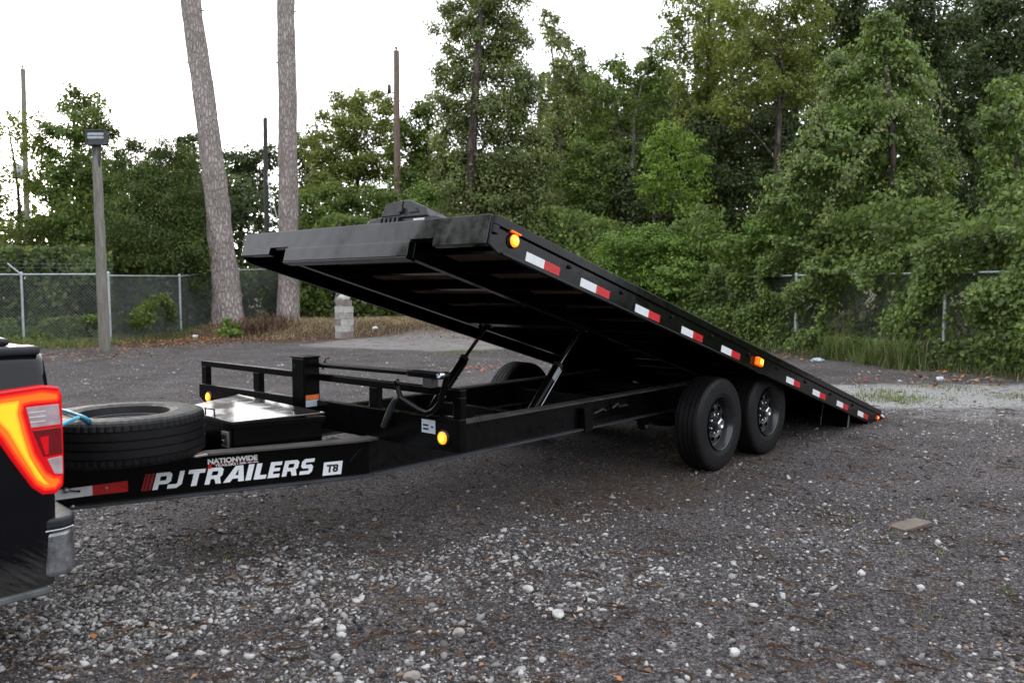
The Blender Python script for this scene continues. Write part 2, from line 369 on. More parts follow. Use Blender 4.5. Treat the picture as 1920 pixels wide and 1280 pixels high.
M['lf_vine'] = leaf_mat('leaves_vine', G((0, (.016, .030, .011)), (.4, (.050, .086, .030)), (.75, (.095, .145, .056)), (.98, (.15, .20, .08)), (.993, (.26, .22, .06)), (1, (.22, .10, .05))), .3, .4, .45)
M['lf_greyvine'] = leaf_mat('leaves_grey_green_vine', G((0, (.032, .050, .022)), (.5, (.075, .100, .046)), (.9, (.125, .150, .072)), (.98, (.22, .21, .09)), (1, (.24, .13, .06))), .3, .45)
M['lf_dark'] = leaf_mat('leaves_dark', G((0, (.012, .020, .010)), (.5, (.026, .042, .018)), (.92, (.050, .070, .028)), (1, (.09, .09, .03))), .25)
M['lf_lime'] = leaf_mat('leaves_lime', G((0, (.055, .095, .020)), (.5, (.105, .165, .038)), (1, (.17, .23, .065))), .4)
M['lf_olive'] = leaf_mat('leaves_olive', G((0, (.040, .058, .018)), (.5, (.085, .110, .034)), (.92, (.135, .155, .05)), (1, (.19, .16, .06))), .4)
M['lf_bright'] = leaf_mat('leaves_fresh_green', G((0, (.035, .070, .018)), (.5, (.075, .135, .035)), (.92, (.13, .20, .055)), (1, (.22, .22, .06))), .35)
M['lf_cedar'] = leaf_mat('cedar_sprays', G((0, (.018, .034, .014)), (.5, (.040, .066, .026)), (.9, (.075, .105, .035)), (1, (.15, .15, .05))), .3)

# ---------------------------------------------------------------- foliage tools
def vnoise(p, scale, seed=0):
    q = np.asarray(p)*scale; i = np.floor(q).astype(np.int64); f = q-i; f = f*f*(3-2*f)
    def h(a): 
        n = (a[:, 0]*374761393+a[:, 1]*668265263+a[:, 2]*2147483647+seed*974711) & 0x7fffffff
        n = ((n ^ (n >> 13))*1274126177) & 0x7fffffff; return ((n ^ (n >> 16)) & 0xffff)/65535.
    out = 0
    for dx in (0, 1):
        for dy in (0, 1):
            for dz in (0, 1):
                wgt = (f[:, 0] if dx else 1-f[:, 0])*(f[:, 1] if dy else 1-f[:, 1])*(f[:, 2] if dz else 1-f[:, 2])
                out = out+wgt*h(i+np.array([dx, dy, dz]))
    return out
def unit(a): return a/(np.linalg.norm(a, axis=-1, keepdims=True)+1e-9)
def quads_mesh(name, V):
    """V: n x 4 x 3 leaf corners -> mesh of n loose quads"""
    n = len(V); me = bpy.data.meshes.new(name)
    me.vertices.add(4*n); me.loops.add(4*n); me.polygons.add(n)
    me.vertices.foreach_set('co', V.reshape(-1).astype(np.float32))
    me.loops.foreach_set('vertex_index', np.arange(4*n, dtype=np.int32))
    me.polygons.foreach_set('loop_start', np.arange(0, 4*n, 4, dtype=np.int32))
    me.polygons.foreach_set('loop_total', np.full(n, 4, dtype=np.int32))
    me.update(calc_edges=True); return me
def tri_mesh(name, V, F):
    """V: n x k x 3 copies of one solid, F: faces x 3"""
    n, k, _ = V.shape; f = len(F); F = np.asarray(F)
    me = bpy.data.meshes.new(name); me.vertices.add(n*k); me.loops.add(n*f*3); me.polygons.add(n*f)
    me.vertices.foreach_set('co', V.reshape(-1).astype(np.float32))
    idx = (F[None]+(np.arange(n)*k)[:, None, None]).reshape(-1).astype(np.int32)
    me.loops.foreach_set('vertex_index', idx)
    me.polygons.foreach_set('loop_start', np.arange(0, n*f*3, 3, dtype=np.int32))
    me.polygons.foreach_set('loop_total', np.full(n*f, 3, dtype=np.int32)); me.update(calc_edges=True); return me
def leaf_quads(P, Nn, S, aspect=.6, droop=.3, fold=.14):
    n = len(P); Nn = unit(Nn)
    t = rng.normal(size=(n, 3)); t[:, 2] -= droop*2
    t = unit(t-Nn*np.sum(t*Nn, 1, keepdims=True)); b = np.cross(Nn, t)
    L = S[:, None]; W = L*aspect*rng.uniform(.75, 1.2, (n, 1))
    V = np.empty((n, 4, 3))
    V[:, 0] = P-t*L*.5; V[:, 2] = P+t*L*.5
    V[:, 1] = P+b*W*.5+Nn*L*fold-t*L*.08; V[:, 3] = P-b*W*.5+Nn*L*fold-t*L*.08
    return V
def blob_leaves(c, r, n, size, clump=16, shell=.55, up=.45, spread=.20):
    """leaf positions and normals gathered in clumps through an ellipsoid"""
    c = np.array(c); r = np.array(r)
    k = max(5, clump); d = unit(rng.normal(size=(k, 3))); q = rng.uniform(shell, 1.0, (k, 1))**.8
    cc = d*q; wts = rng.uniform(.35, 1.3, k); wts /= wts.sum()
    w_ = rng.choice(k, n, p=wts)
    loc = cc[w_]+rng.normal(size=(n, 3))*spread*np.array([1, 1, .72])
    m = rng.random(n) < .15; loc[m] = rng.normal(size=(m.sum(), 3))*.42
    P = c+loc*r
    out = unit(loc)*.55+unit(loc-cc[w_]*.82)*.55
    Nn = out+np.array([0, 0, up])+rng.normal(size=(n, 3))*.55
    return P, Nn, size*rng.uniform(.6, 1.35, n)
def px_blobs(blobs, depth, size, cover, **kw):
    Ps, Ns, Ss, cs = [], [], [], []
    for bl in blobs:
        u, v, ru, rv = bl[:4]; dd = depth+(bl[4] if len(bl) > 4 else rng.uniform(-.6, .6)); cv = cover*(bl[5] if len(bl) > 5 else 1)
        k = dd/FPX; sp = size/k
        n = int(cv*1.45*math.pi*ru*rv/(.3*sp*sp))
        c = at(u, v, dd); rr = ru*k
        P, Nn, S = blob_leaves(c, (rr, rr, rv*k), n, size, clump=int(10+ru*rv/260), **kw)
        Ps.append(P); Ns.append(Nn); Ss.append(S); cs.append((c, rr))
    return np.concatenate(Ps), np.concatenate(Ns), np.concatenate(Ss), cs
def crown_obj(name, P, Nn, S, mat, parent, base=None, aspect=.6, droop=.3):
    org = np.array(ORG[parent]) if parent is not None else np.array(base if base is not None else (0, 0, 0), float)
    keep = P[:, 2] > gz(P[:, 0], P[:, 1])+.02
    V = leaf_quads(P[keep]-org, Nn[keep], S[keep], aspect, droop)
    me = quads_mesh(name, V); me.materials.append(mat)
    return link(name, me, parent, None if parent is not None else tuple(org))
def bend(a, b, sag, n=5):
    a = np.array(a); b = np.array(b); o = rng.normal(size=3)*np.linalg.norm(b-a)*sag
    return [a+(b-a)*t+o*math.sin(math.pi*t) for t in np.linspace(0, 1, n)]
def tree(name, label, u, depth, blobs, mat, size, cover, r0=.16, bark='bark', trunk=None, limbs=6, group=None, cat='tree', aspect=.6, droop=.3, **kw):
    g = at(u, 600, depth); base = (g[0], g[1], float(gz(g[0], g[1])))
    t = empty(name, base, label, cat, group)
    P, Nn, S, cs = px_blobs(blobs, depth, size, cover, **kw)
    crown_obj('crown', P, Nn, S, M[mat], t, aspect=aspect, droop=droop)
    top = max(cs, key=lambda c: c[0][2])[0]
    path = [at(a, b_, depth+c_) for a, b_, c_ in trunk] if trunk else bend(np.array(base), top, .03, 7)
    path = [np.array(base)-np.array([0, 0, .1])]+list(path[1:]) if not trunk else path
    k = len(path); mb = MB().tube(path, [r0*(1-.8*i/(k-1)) for i in range(k)], 9)
    for c, rr in sorted(cs, key=lambda c: -c[1])[:limbs]:
        j = min(range(k), key=lambda i: abs(path[i][2]-(c[2]-rr*1.3))); s = path[j]
        bp_ = bend(s, c+rng.normal(size=3)*rr*.3, .08, 6); rb = r0*(1-.8*j/(k-1))*.45
        mb.tube(bp_, [rb*(1-.8*i/5) for i in range(6)], 6)
        for q in range(3):
            e = c+unit(rng.normal(size=3))*rr*.85; mb.tube(bend(bp_[3], e, .1, 4), [rb*.35, rb*.28, rb*.2, rb*.08], 5)
    mb.build('trunk', M[bark], t); return t

# ---------------------------------------------------------------- ground sheet
SLAB = [on(u, v, 2, 0.)[:2] for u, v in [(505, 657), (560, 644), (660, 634), (800, 628), (930, 630), (1010, 640), (1060, 655), (1000, 667), (900, 664), (800, 660), (700, 662), (590, 661)]]
def inside(poly, x, y):
    """soft 0..1 mask of a convex-ish worn slab"""
    poly = np.array(poly); c = poly.mean(0); d = np.full(len(x), 9.)
    for a, b in zip(poly, np.roll(poly, -1, 0)):
        n = np.array([-(b-a)[1], (b-a)[0]]); n /= np.linalg.norm(n); n = n if n@(c-a) > 0 else -n
        d = np.minimum(d, (x-a[0])*n[0]+(y-a[1])*n[1])
    return sstep(-.5, .9, d)
def make_ground():
    xs = np.concatenate([np.linspace(-300, -16, 12)[:-1], np.arange(-16, 42, .3), np.linspace(42, 420, 14)])
    ys = np.concatenate([np.linspace(-300, -14, 12)[:-1], np.arange(-14, 46, .3), np.linspace(46, 420, 14)])
    X, Y = np.meshgrid(xs, ys, indexing='ij'); Z = gz(X, Y)
    nx, ny = X.shape; V = np.stack([X, Y, Z], -1).reshape(-1, 3)
    idx = np.arange(nx*ny).reshape(nx, ny)
    F = np.stack([idx[:-1, :-1], idx[1:, :-1], idx[1:, 1:], idx[:-1, 1:]], -1).reshape(-1, 4)
    me = bpy.data.meshes.new('ground'); me.vertices.add(len(V)); me.loops.add(F.size); me.polygons.add(len(F))
    me.vertices.foreach_set('co', V.reshape(-1)); me.loops.foreach_set('vertex_index', F.reshape(-1).astype(np.int32))
    me.polygons.foreach_set('loop_start', np.arange(0, F.size, 4, dtype=np.int32)); me.polygons.foreach_set('loop_total', np.full(len(F), 4, dtype=np.int32))
    me.update(calc_edges=True); me.polygons.foreach_set('use_smooth', [True]*len(F))
    x, y = V[:, 0], V[:, 1]
    s = (x-CAM[0])*FH[0]+(y-CAM[1])*FH[1]; l = (x-CAM[0])*LH[0]+(y-CAM[1])*LH[1]; u = 960+FPX*l/np.maximum(s, 1)
    lit = sstep(20.5, 24.5, s+1.6*sstep(-7, -11, l)*-1)*(1-sstep(0, 5, l))*.9
    lit = np.maximum(lit, .85*sstep(19.6, 22.5, s)*(l < -9))
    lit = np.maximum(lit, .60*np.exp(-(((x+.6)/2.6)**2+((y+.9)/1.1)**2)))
    white = sstep(9.7, 10.6, s)*(1-sstep(11.9, 13.2, s))*sstep(2.4, 4.6, l)*1.0
    white = np.maximum(white, .5*sstep(8.2, 9.3, s)*(1-sstep(12, 14, s))*sstep(3.2, 5.5, l))
    # turf along the right-hand fence: distance to the fence line
    fx, fy = 11.205, .03; dx, dy = -1.875, -3.72; ln = math.hypot(dx, dy); dist = ((x-fx)*dy-(y-fy)*dx)/ln; dist = dist*np.sign(((CAM[0]-fx)*dy-(CAM[1]-fy)*dx))   # + on the yard side
    turf = (1-sstep(.7, 1.9, dist))*(l > 0)*.9; turf = np.maximum(turf, .85*sstep(27, 30, s))
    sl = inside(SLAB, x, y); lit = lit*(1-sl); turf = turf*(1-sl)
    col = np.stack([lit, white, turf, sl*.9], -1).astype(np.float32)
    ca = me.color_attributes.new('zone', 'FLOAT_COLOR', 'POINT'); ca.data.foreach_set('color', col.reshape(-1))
    me.materials.append(M['ground']); o = link('ground', me); tag(o, 'dark grey asphalt millings yard with brown litter and pale stone', kind='structure')
    return o
make_ground()
# ---------------------------------------------------------------- fences
def chain_fence(name, label, pts, h, post_idx, mat_mesh=M['wire'], arm=None, group=None, corner=()):
    """chain-link fence through ground points: posts, top rail and woven mesh are its parts"""
    b0 = pts[0]; t = empty(name, (b0[0], b0[1], 0), label, 'fence', group)
    for i in post_idx:
        x, y = pts[i]; z = float(gz(x, y)); r = .042 if i in corner else .034
        p = MB().tube([(x, y, z-.1), (x, y, z+h+.03)], r, 12); p.lathe([(0, r+.008), (.03, r+.008), (.05, r*.6), (.055, 0.001)], (x, y, z+h+.02), 'Z', 12)
        po = p.build('post', M['galv'], t)
        if i in corner:
            for zz in (.35, .75, 1.15, 1.55): MB().lathe([(-.012, r+.002), (-.012, r+.009), (.012, r+.009), (.012, r+.002)], (x, y, z+zz), 'Z', 12).build('tension_band', M['galv'], po)
        if arm and i in arm:
            ax = arm[i]; MB().tube([(x, y, z+h), (x+ax[0], y+ax[1], z+h+ax[2])], .022, 8).build('barb_arm', M['galv'], po)
    for a, b_ in zip(pts[:-1], pts[1:]):
        za, zb = float(gz(*a)), float(gz(*b_)); za_, zb_ = za+h, zb+h
        MB().tube([(*a, za_), (*b_, zb_)], .021, 8).build('top_rail', M['galv'], t)
        L = math.hypot(b_[0]-a[0], b_[1]-a[1]); mb = MB(); ex = np.array([(b_[0]-a[0])/L, (b_[1]-a[1])/L, (zb-za)/L])
        ny_ = np.array([-ex[1], ex[0], 0]); step = .095; H = h-.03; z0 = .04
        for sgn in (1, -1):
            q = -H
            while q < L:
                x0, x1 = max(q, 0), min(q+H, L)
                if x1-x0 > .02:
                    y0, y1 = x0-q, x1-q
                    if sgn < 0: y0, y1 = H-y0, H-y1
                    A = np.array([*a, za+z0])+ex*x0+np.array([0, 0, y0])+ny_*.004*sgn; B = np.array([*a, za+z0])+ex*x1+np.array([0, 0, y1])+ny_*.004*sgn
                    mb.tube([A, B], .0046, 3, cap=False, smooth=False)
                q += step
        o = mb.build('mesh_panel', mat_mesh, t); o['kind'] = 'stuff'
    return t
def dpt(u, d): p = at(u, 640, d); return (float(p[0]), float(p[1]))
FL = [dpt(-210, 22.4), dpt(-80, 22.5), dpt(45, 22.8), dpt(207, 23.3)]
chain_fence('chain_link_fence', 'grey chain-link fence with barbed-wire arm behind the floodlight pole', FL, 1.9, [0, 1, 2, 3], arm={1: (-.28, .16, .3), 2: (-.28, .16, .3)}, corner=(3,))
FM = [dpt(209.5, 23.35), dpt(340, 26.7), dpt(450, 30.2), dpt(556, 34.5), dpt(640, 39.0), dpt(712, 44.0)]
chain_fence('chain_link_fence', 'chain-link fence running back behind the two bare pine trunks', FM, 1.86, [1, 2, 3, 4, 5])
FR = [(7.455, -7.41), (9.33, -3.69), (11.205, .03), (13.082, 3.755), (14.96, 7.48), (16.84, 11.2)]
chain_fence('chain_link_fence', 'chain-link fence overgrown with vines on the right', FR, 1.76, [0, 1, 2, 3, 4, 5], mat_mesh=M['wiredark'])
# coil of barbed wire along the first fence
def coil():
    a = np.array([*FL[0], 0.]); b = np.array([*FL[3], 0.]); off = np.array([-.16, .1, 2.08])
    pts = []; n = 420
    for i in range(n):
        f_ = i/(n-1); th = f_*2*math.pi*13
        pts.append(a+(b-a)*f_+off+np.array([.0, math.cos(th)*.05, math.sin(th)*.23])+(b-a)/np.linalg.norm(b-a)*math.cos(th)*.26)
    mb = MB().tube(pts, .006, 4)
    for dz in (.14, .26): mb.tube([a+off+(0, 0, dz-.12), b+off+(0, 0, dz-.14)], .004, 4)
    o = mb.build('barbed_wire', M['wire'], None, (*FL[0], 0)); tag(o, 'loops of barbed wire along the top of the left fence', 'wire')
coil()

# ---------------------------------------------------------------- pines, poles, pier
def pine(label, pts, depth, radii, du):
    g = at(pts[0][0], pts[0][1], depth); t = empty('pine_tree', tuple(g), label, 'tree', 'bare pine trunks')
    raw = [at(u, v, depth) for u, v in pts]; raw[0] = raw[0]-np.array([0, 0, .25])
    # densify with slight wobble and root flare
    path = []; rr = []
    for i in range(len(raw)-1):
        for k in range(10):
            f_ = k/10; path.append(raw[i]+(raw[i+1]-raw[i])*f_+rng.normal(size=3)*.006); rr.append(radii[i]+(radii[i+1]-radii[i])*f_)
    path.append(raw[-1]); rr.append(radii[-1])
    n = 40; mb = MB(); m = len(path); vs = []
    for i, p in enumerate(path):
        for k in range(n):
            a = 2*math.pi*k/n; q = rr[i]*(1+.05*math.sin(5*a+i*.7)+.035*math.sin(11*a-i*1.3)+rng.uniform(-.025, .025))
            if i < 5: q *= 1+.10*(5-i)/5*(1+.6*math.sin(3*a+du))
            vs.append(p+np.array([math.cos(a)*q, math.sin(a)*q, 0]))
    fs = [(i*n+k, i*n+(k+1) % n, (i+1)*n+(k+1) % n, (i+1)*n+k) for i in range(m-1) for k in range(n)]
    mb.add(vs, fs, True); tr = mb.build('trunk', M['pinebark'], t)
    for (u, v, L, up) in ((pts[-2][0]-14, 120, .5, .1), (pts[-2][0]+10, 40, .35, .2)):
        j = min(range(m), key=lambda i: abs(path[i][2]-at(u, v, depth)[2])); s = path[j]; sg = -1 if u < pts[-2][0] else 1
        MB().tube([s, s+np.array([RT[0], RT[1], up])*sg*(rr[j]+L*.3)+np.array([0, 0, .1]), s+np.array([RT[0], RT[1], up])*sg*(rr[j]+L*.6)+np.array([0, 0, .06])], [.03, .02, .006], 6).build('branch_stub', M['bark'], tr)
    # crown far above the picture
    top = path[-1]; P, Nn, S = blob_leaves(top+np.array([0, 0, 1.5]), (2.6, 2.6, 2.2), 5000, .3, 30, up=.6)
    crown_obj('crown', P, Nn, S, M['lf_dark'], t, aspect=.18)
pine('thick bare pine trunk leaning left over the fence', [(432, 600), (415, 460), (398, 300), (357, 0), (320, -260)], 27.3, [.47, .40, .36, .32, .28], 0)
pine('straight bare pine trunk nearer the block pier', [(541, 603), (541, 460), (540, 300), (536, 0), (531, -260)], 27.9, [.36, .325, .31, .285, .25], 2)

def pole(label, u0, v0, u1, v1, depth, r0, r1, mat, extra=None, name='utility_pole', group='wooden utility poles'):
    a = at(u0, v0, depth); a[2] = gz(a[0], a[1]); b = at(u1, v1, depth); t = empty(name, tuple(a), label, 'pole', group)
    n = 14; path = [a+(b-a)*i/n+rng.normal(size=3)*.004 for i in range(n+1)]; path[0] = path[0]-np.array([0, 0, .2])
    MB().tube(path, [r0+(r1-r0)*i/n for i in range(n+1)], 14).build('shaft', M[mat], t)
    return t, a, b
t, a, b = pole('grey wooden pole with a floodlight, standing before the left fence', 197, 658, 180, 262, 20.0, .135, .10, 'pole', name='floodlight_pole', group=None)
def floodlight(t, b):
    ex = np.array([RT[0], RT[1], 0]); ey = np.array([FW[0], FW[1], 0]); ez = np.array([0, 0, 1.])
    c = b+ex*.10-ey*.12+ez*.02
    f = MB().obox(c, ex*.225, ey*.09, ez*.165); f.obox(c-ey*.1+ez*.165, ex*.235, ey*.02, ez*.015); f.obox(c-ey*.1-ez*.165, ex*.235, ey*.02, ez*.015)
    f.obox(c-ey*.1+ex*.22, ex*.015, ey*.02, ez*.165); f.obox(c-ey*.1-ex*.22, ex*.015, ey*.02, ez*.165)
    h = f.build('lamp_housing', M['alum'], t, bevel=.006)
    for k, dz in enumerate((.075, -.005)): MB().obox(c-ey*.098+ez*dz, ex*.195, ey*.006, ez*.03).build('lamp_glass', M['lens'], h)
    MB().tube([b-ez*.75+ex*.08-ey*.08, b-ez*.3+ex*.15-ey*.12, b-ez*.12+ex*.16-ey*.12], .028, 8).build('bracket', M['alum'], t)
    MB().obox(b-ez*.45+ex*.0-ey*.115, ex*.035, ey*.012, ez*.35).build('back_strap', M['alum'], t)
floodlight(t, b)
t, a, b = pole('brown utility pole rising behind the raised deck and winch', 748, 590, 743, 96, 38, .17, .13, 'polebrown')
ex = np.array([RT[0], RT[1], 0]); ey = np.array([FW[0], FW[1], 0]); ez = np.array([0, 0, 1.])
s = at(742, 172, 38)
MB().tube([s, s-ex*.2-ez*.08, s-ex*.28+ez*.02], .03, 8).build('lamp_arm', M['alum'], t)
MB().lathe([(-.22, .02), (-.2, .09), (.1, .09), (.2, .06), (.22, .001)], tuple(s-ex*.3+ez*.12), 'Z', 12).build('lamp_can', M['alum'], t)
MB().lathe([(0, .03), (.08, .03), (.1, .07), (.17, .07), (.2, .01)], tuple(b), 'Z', 10).build('insulator', M['alum'], t)
t, a, b = pole('dark utility pole with guy wires between the two pines', 502, 590, 497, 222, 46, .16, .12, 'poledark')
MB().tube([at(499, 330, 46), at(525, 430, 45)], .02, 5).tube([at(500, 310, 46), at(512, 430, 45.5)], .014, 5).build('guy_wire', M['galv'], t)
MB().tube([at(497, 222, 46), at(497, 208, 46)], .05, 8).build('insulator', M['galv'], t)
t, a, b = pole('slim utility pole in the sun glow at the far left', 55, 590, 43, 130, 40, .15, .11, 'pole')
MB().lathe([(0, .03), (.1, .05), (.2, .05), (.26, .01)], tuple(b), 'Z', 10).build('insulator', M['alum'], t)
g = at(33, 322, 39.7); MB().lathe([(-.35, .05), (-.33, .24), (.3, .24), (.36, .08), (.4, .04)], tuple(g), 'Z', 14).build('transformer', M['galv'], t)
def wire(label, A, B, sag, r=.02):
    pts = [A+(B-A)*f_+np.array([0, 0, -sag*4*f_*(1-f_)]) for f_ in np.linspace(0, 1, 14)]
    o = MB().tube(pts, r, 5).build('overhead_wire', M['hose'], None, tuple(A)); tag(o, label, 'wire')
wire('upper overhead wire crossing behind the leaning pine', at(120, 345, 40), at(497, 280, 46), .35)
wire('lower overhead wire crossing behind the leaning pine', at(150, 405, 40), at(497, 372, 46), .3)

def pier():
    g = on(646, 634, 2, float(gz(8.7, 15.6))); ang = -YAW+R(-26); c, s_ = math.cos(ang), math.sin(ang)
    t = empty('block_pier', (g[0], g[1], float(gz(g[0], g[1]))), 'square pier of stacked concrete blocks with a rounded cap', 'pier')
    mats = ['block', 'block2', 'block', 'block3', 'block2', 'block', 'block3', 'block2']; k = 0
    for row in range(6):
        z0 = .19*row; half = .2; sc = 1.0
        if row == 5: sc = .86
        for j in (-1, 1):
            mb = MB(); w = (.197*sc, .0975*sc) if row % 2 else (.0975*sc, .197*sc); o = (0, j*.1*sc) if row % 2 else (j*.1*sc, 0)
            mb.box(o[0]-w[0], o[0]+w[0], o[1]-w[1], o[1]+w[1], z0+.002, z0+.187)
            jx, jy, ja = rng.uniform(-.008, .008, 3)
            Mx = Matrix.Translation((jx, jy, 0)) @ Matrix.Rotation(ang+ja*2, 4, 'Z')
            b_ = mb.xf(Mx).build('block', M[mats[(k*3+row) % 8]], t, bevel=.006, local=True); k += 1
    mb = MB(); n = 20; prof = [(0, .17), (.03, .185), (.08, .18), (.13, .14), (.17, .08), (.185, .005)]
    mb.lathe(prof, (0, 0, 1.145), 'Z', n, mod=lambda i, q: 1+.12*math.sin(q*1.7+i)+.06*math.sin(q*.9)); mb.build('cap_stone', M['block2'], t, local=True)
pier()

# ---------------------------------------------------------------- vegetation
TG = 'trees behind the fences'
tree('open_tree', 'thin backlit tree around the slim pole at the left edge', 20, 31,
     [(15, 235, 30, 40), (60, 255, 40, 45), (70, 320, 40, 45), (5, 470, 60, 50), (60, 460, 60, 45), (95, 400, 40, 50), (-40, 330, 70, 90), (-60, 440, 80, 80)], 'lf_olive', .13, 1.6, .12, limbs=6, group=TG)
tree('open_tree', 'tall loose tree with wispy top behind the floodlight pole', 150, 30,
     [(135, 190, 26, 34), (180, 200, 30, 28), (155, 235, 48, 40), (115, 270, 40, 35), (195, 265, 34, 40), (150, 320, 60, 48), (115, 355, 45, 40), (200, 350, 50, 50), (150, 405, 70, 50), (90, 450, 60, 50), (185, 460, 70, 55)], 'lf_mid', .12, 2.9, .14, limbs=8, group=TG)
tree('cedar_tree', 'dense dark cedar with drooping sprays left of the leaning pine', 300, 27.5,
     [(245, 300, 34, 40), (285, 300, 45, 42), (325, 312, 48, 45), (262, 360, 60, 55), (335, 375, 62, 60), (285, 420, 75, 55), (370, 425, 34, 60), (235, 430, 50, 60), (320, 470, 90, 50), (250, 490, 70, 45), (365, 500, 40, 50)],
     'lf_cedar', .10, 4.4, .18, limbs=8, group=TG, aspect=.34, droop=.9)
for i, (u, blobs, lab) in enumerate([
        (352, [(345, 300, 26, 40), (362, 268, 26, 20), (338, 345, 30, 40), (372, 330, 24, 40)], 'distant tree showing left of the leaning pine'),
        (452, [(440, 300, 30, 28), (470, 285, 30, 26), (430, 345, 36, 40), (475, 335, 34, 40), (450, 395, 50, 40)], 'distant tree between the leaning pine and dark pole'),
        (575, [(515, 295, 22, 28), (570, 275, 34, 30), (595, 320, 34, 36), (560, 350, 34, 40)], 'distant dark tree just right of the straight pine')]):
    tree('distant_tree', lab, u, 62, blobs, 'lf_dark', .26, 3.4, .22, limbs=5, group='distant trees')
tree('ash_tree', 'broad yellow-green tree behind the brown utility pole', 660, 42,
     [(660, 205, 42, 36), (705, 205, 38, 34), (625, 240, 40, 38), (675, 250, 55, 42), (725, 255, 34, 40), (600, 285, 34, 34), (650, 300, 60, 40), (710, 310, 50, 40), (625, 335, 50, 34)], 'lf_olive', .16, 3.2, .2, limbs=8, group=TG)
tree('background_tree', 'darker green tree between brown pole and vine-clad tree', 790, 39,
     [(775, 235, 28, 34), (800, 215, 30, 36), (765, 290, 34, 40), (805, 290, 40, 50), (780, 350, 50, 46)], 'lf_mid', .17, 3.6, .16, group=TG)
for u, d, bl, mat, lab in [
        (615, 34, [(600, 390, 46, 42), (640, 375, 42, 36), (580, 440, 46, 46), (640, 440, 60, 48), (600, 495, 60, 40)], 'lf_mid', 'rounded green shrub behind the straight pine'),
        (720, 35, [(700, 385, 50, 40), (740, 400, 46, 44), (690, 440, 60, 46), (760, 450, 56, 50), (720, 500, 70, 44)], 'lf_mid', 'bushy shrub beyond the deck winch'),
        (795, 31, [(800, 390, 46, 46), (780, 440, 50, 46), (830, 440, 50, 50), (800, 500, 60, 40)], 'lf_bright', 'fresh green shrub at the left foot of the vine-clad tree')]:
    tree('shrub', lab, u, d, bl, mat, .14, 3.2, .07, limbs=4, group='shrubs behind the yard', cat='shrub')

# tall tree wrapped in grey-green creeper
tree('vine_clad_tree', 'tall tree wrapped in grey-green creeper, dark trunk showing', 890, 28.6,
     [(880, -20, 70, 46), (940, 0, 60, 50), (850, 55, 40, 46), (905, 70, 50, 44), (960, 80, 44, 44), (850, 130, 40, 44), (925, 140, 58, 46), (975, 165, 40, 44), (855, 200, 44, 46), (920, 215, 64, 50), (985, 235, 44, 50), (850, 270, 44, 48), (915, 290, 66, 50), (990, 305, 50, 50),
      (855, 345, 50, 48), (930, 365, 72, 52), (1005, 370, 50, 50), (870, 420, 60, 50), (960, 440, 80, 50), (1040, 440, 46, 46), (830, 455, 46, 46)],
     'lf_greyvine', .112, 3.6, .24, trunk=[(872, 600, 0), (878, 420, -.2), (884, 300, -.5), (893, 150, -.75), (903, 0, -.9), (908, -120, -1)], limbs=12, group=TG, droop=.6)
tree('background_tree', 'light-topped thin tree just right of the vine-clad tree', 1060, 36,
     [(1030, 50, 24, 30), (1055, 90, 34, 36), (1080, 130, 30, 36), (1045, 150, 36, 36), (1085, 190, 34, 34), (1040, 220, 30, 34)], 'lf_greyvine', .16, 2.3, .13, group=TG)
tree('pale_branch_tree', 'dark tree with pale bare branches under the sky gap', 1150, 37,
     [(1110, 165, 34, 30), (1150, 135, 34, 30), (1195, 145, 36, 34), (1235, 160, 30, 40), (1130, 205, 40, 34), (1185, 205, 40, 36), (1225, 235, 34, 44), (1110, 255, 46, 36)], 'lf_mid', .17, 2.3, .11, bark='palebark', limbs=8, group=TG,
     trunk=[(1165, 600, 0), (1165, 330, 0), (1162, 250, 0), (1152, 190, 0), (1140, 140, 0)])
tree('pale_branch_tree', 'slender pale trunk beside the lime green bush', 1190, 36,
     [(1190, 290, 40, 34), (1215, 200, 34, 40), (1240, 100, 28, 36), (1215, 130, 26, 26)], 'lf_mid', .16, 2.0, .10, bark='palebark', limbs=4, group=TG, trunk=[(1185, 600, 0), (1186, 320, 0), (1190, 220, 0), (1205, 150, 0), (1225, 100, 0)])
for u, d, bl, mat, lab in [
        (1100, 31, [(1085, 305, 44, 36), (1125, 300, 40, 34), (1070, 360, 50, 46), (1130, 360, 56, 46), (1090, 420, 60, 46), (1060, 470, 60, 40)], 'lf_mid', 'mid green bush right of the vine-clad tree'),
        (1180, 30, [(1170, 345, 50, 40), (1210, 390, 56, 46), (1150, 410, 56, 46), (1200, 450, 70, 40), (1130, 470, 60, 36)], 'lf_dark', 'dark bush below the slender pale trunk')]:
    tree('shrub', lab, u, d, bl, mat, .14, 3.0, .08, limbs=4, group='shrubs behind the yard', cat='shrub')
tree('lime_bush', 'bright lime green bush standing out in the dark wood', 1262, 27.5,
     [(1248, 255, 30, 26), (1285, 270, 34, 24), (1225, 292, 30, 26), (1300, 305, 30, 26), (1258, 305, 44, 32, 0, .8), (1225, 335, 36, 24), (1285, 345, 46, 32, 0, .7), (1240, 365, 46, 30, .2, .7), (1275, 390, 50, 30, .2, .7)], 'lf_lime', .13, 1.8, .07, limbs=4, group='shrubs behind the yard', cat='bush')
tree('tall_tree', 'tall yellowish tree at the right edge of the sky gap', 1300, 31,
     [(1275, 20, 36, 40), (1330, 10, 46, 44), (1265, 80, 26, 34), (1310, 90, 44, 46), (1345, 110, 34, 44), (1295, 160, 44, 44), (1335, 190, 40, 44), (1300, 225, 36, 34)], 'lf_olive', .14, 1.9, .17, limbs=8, group=TG)
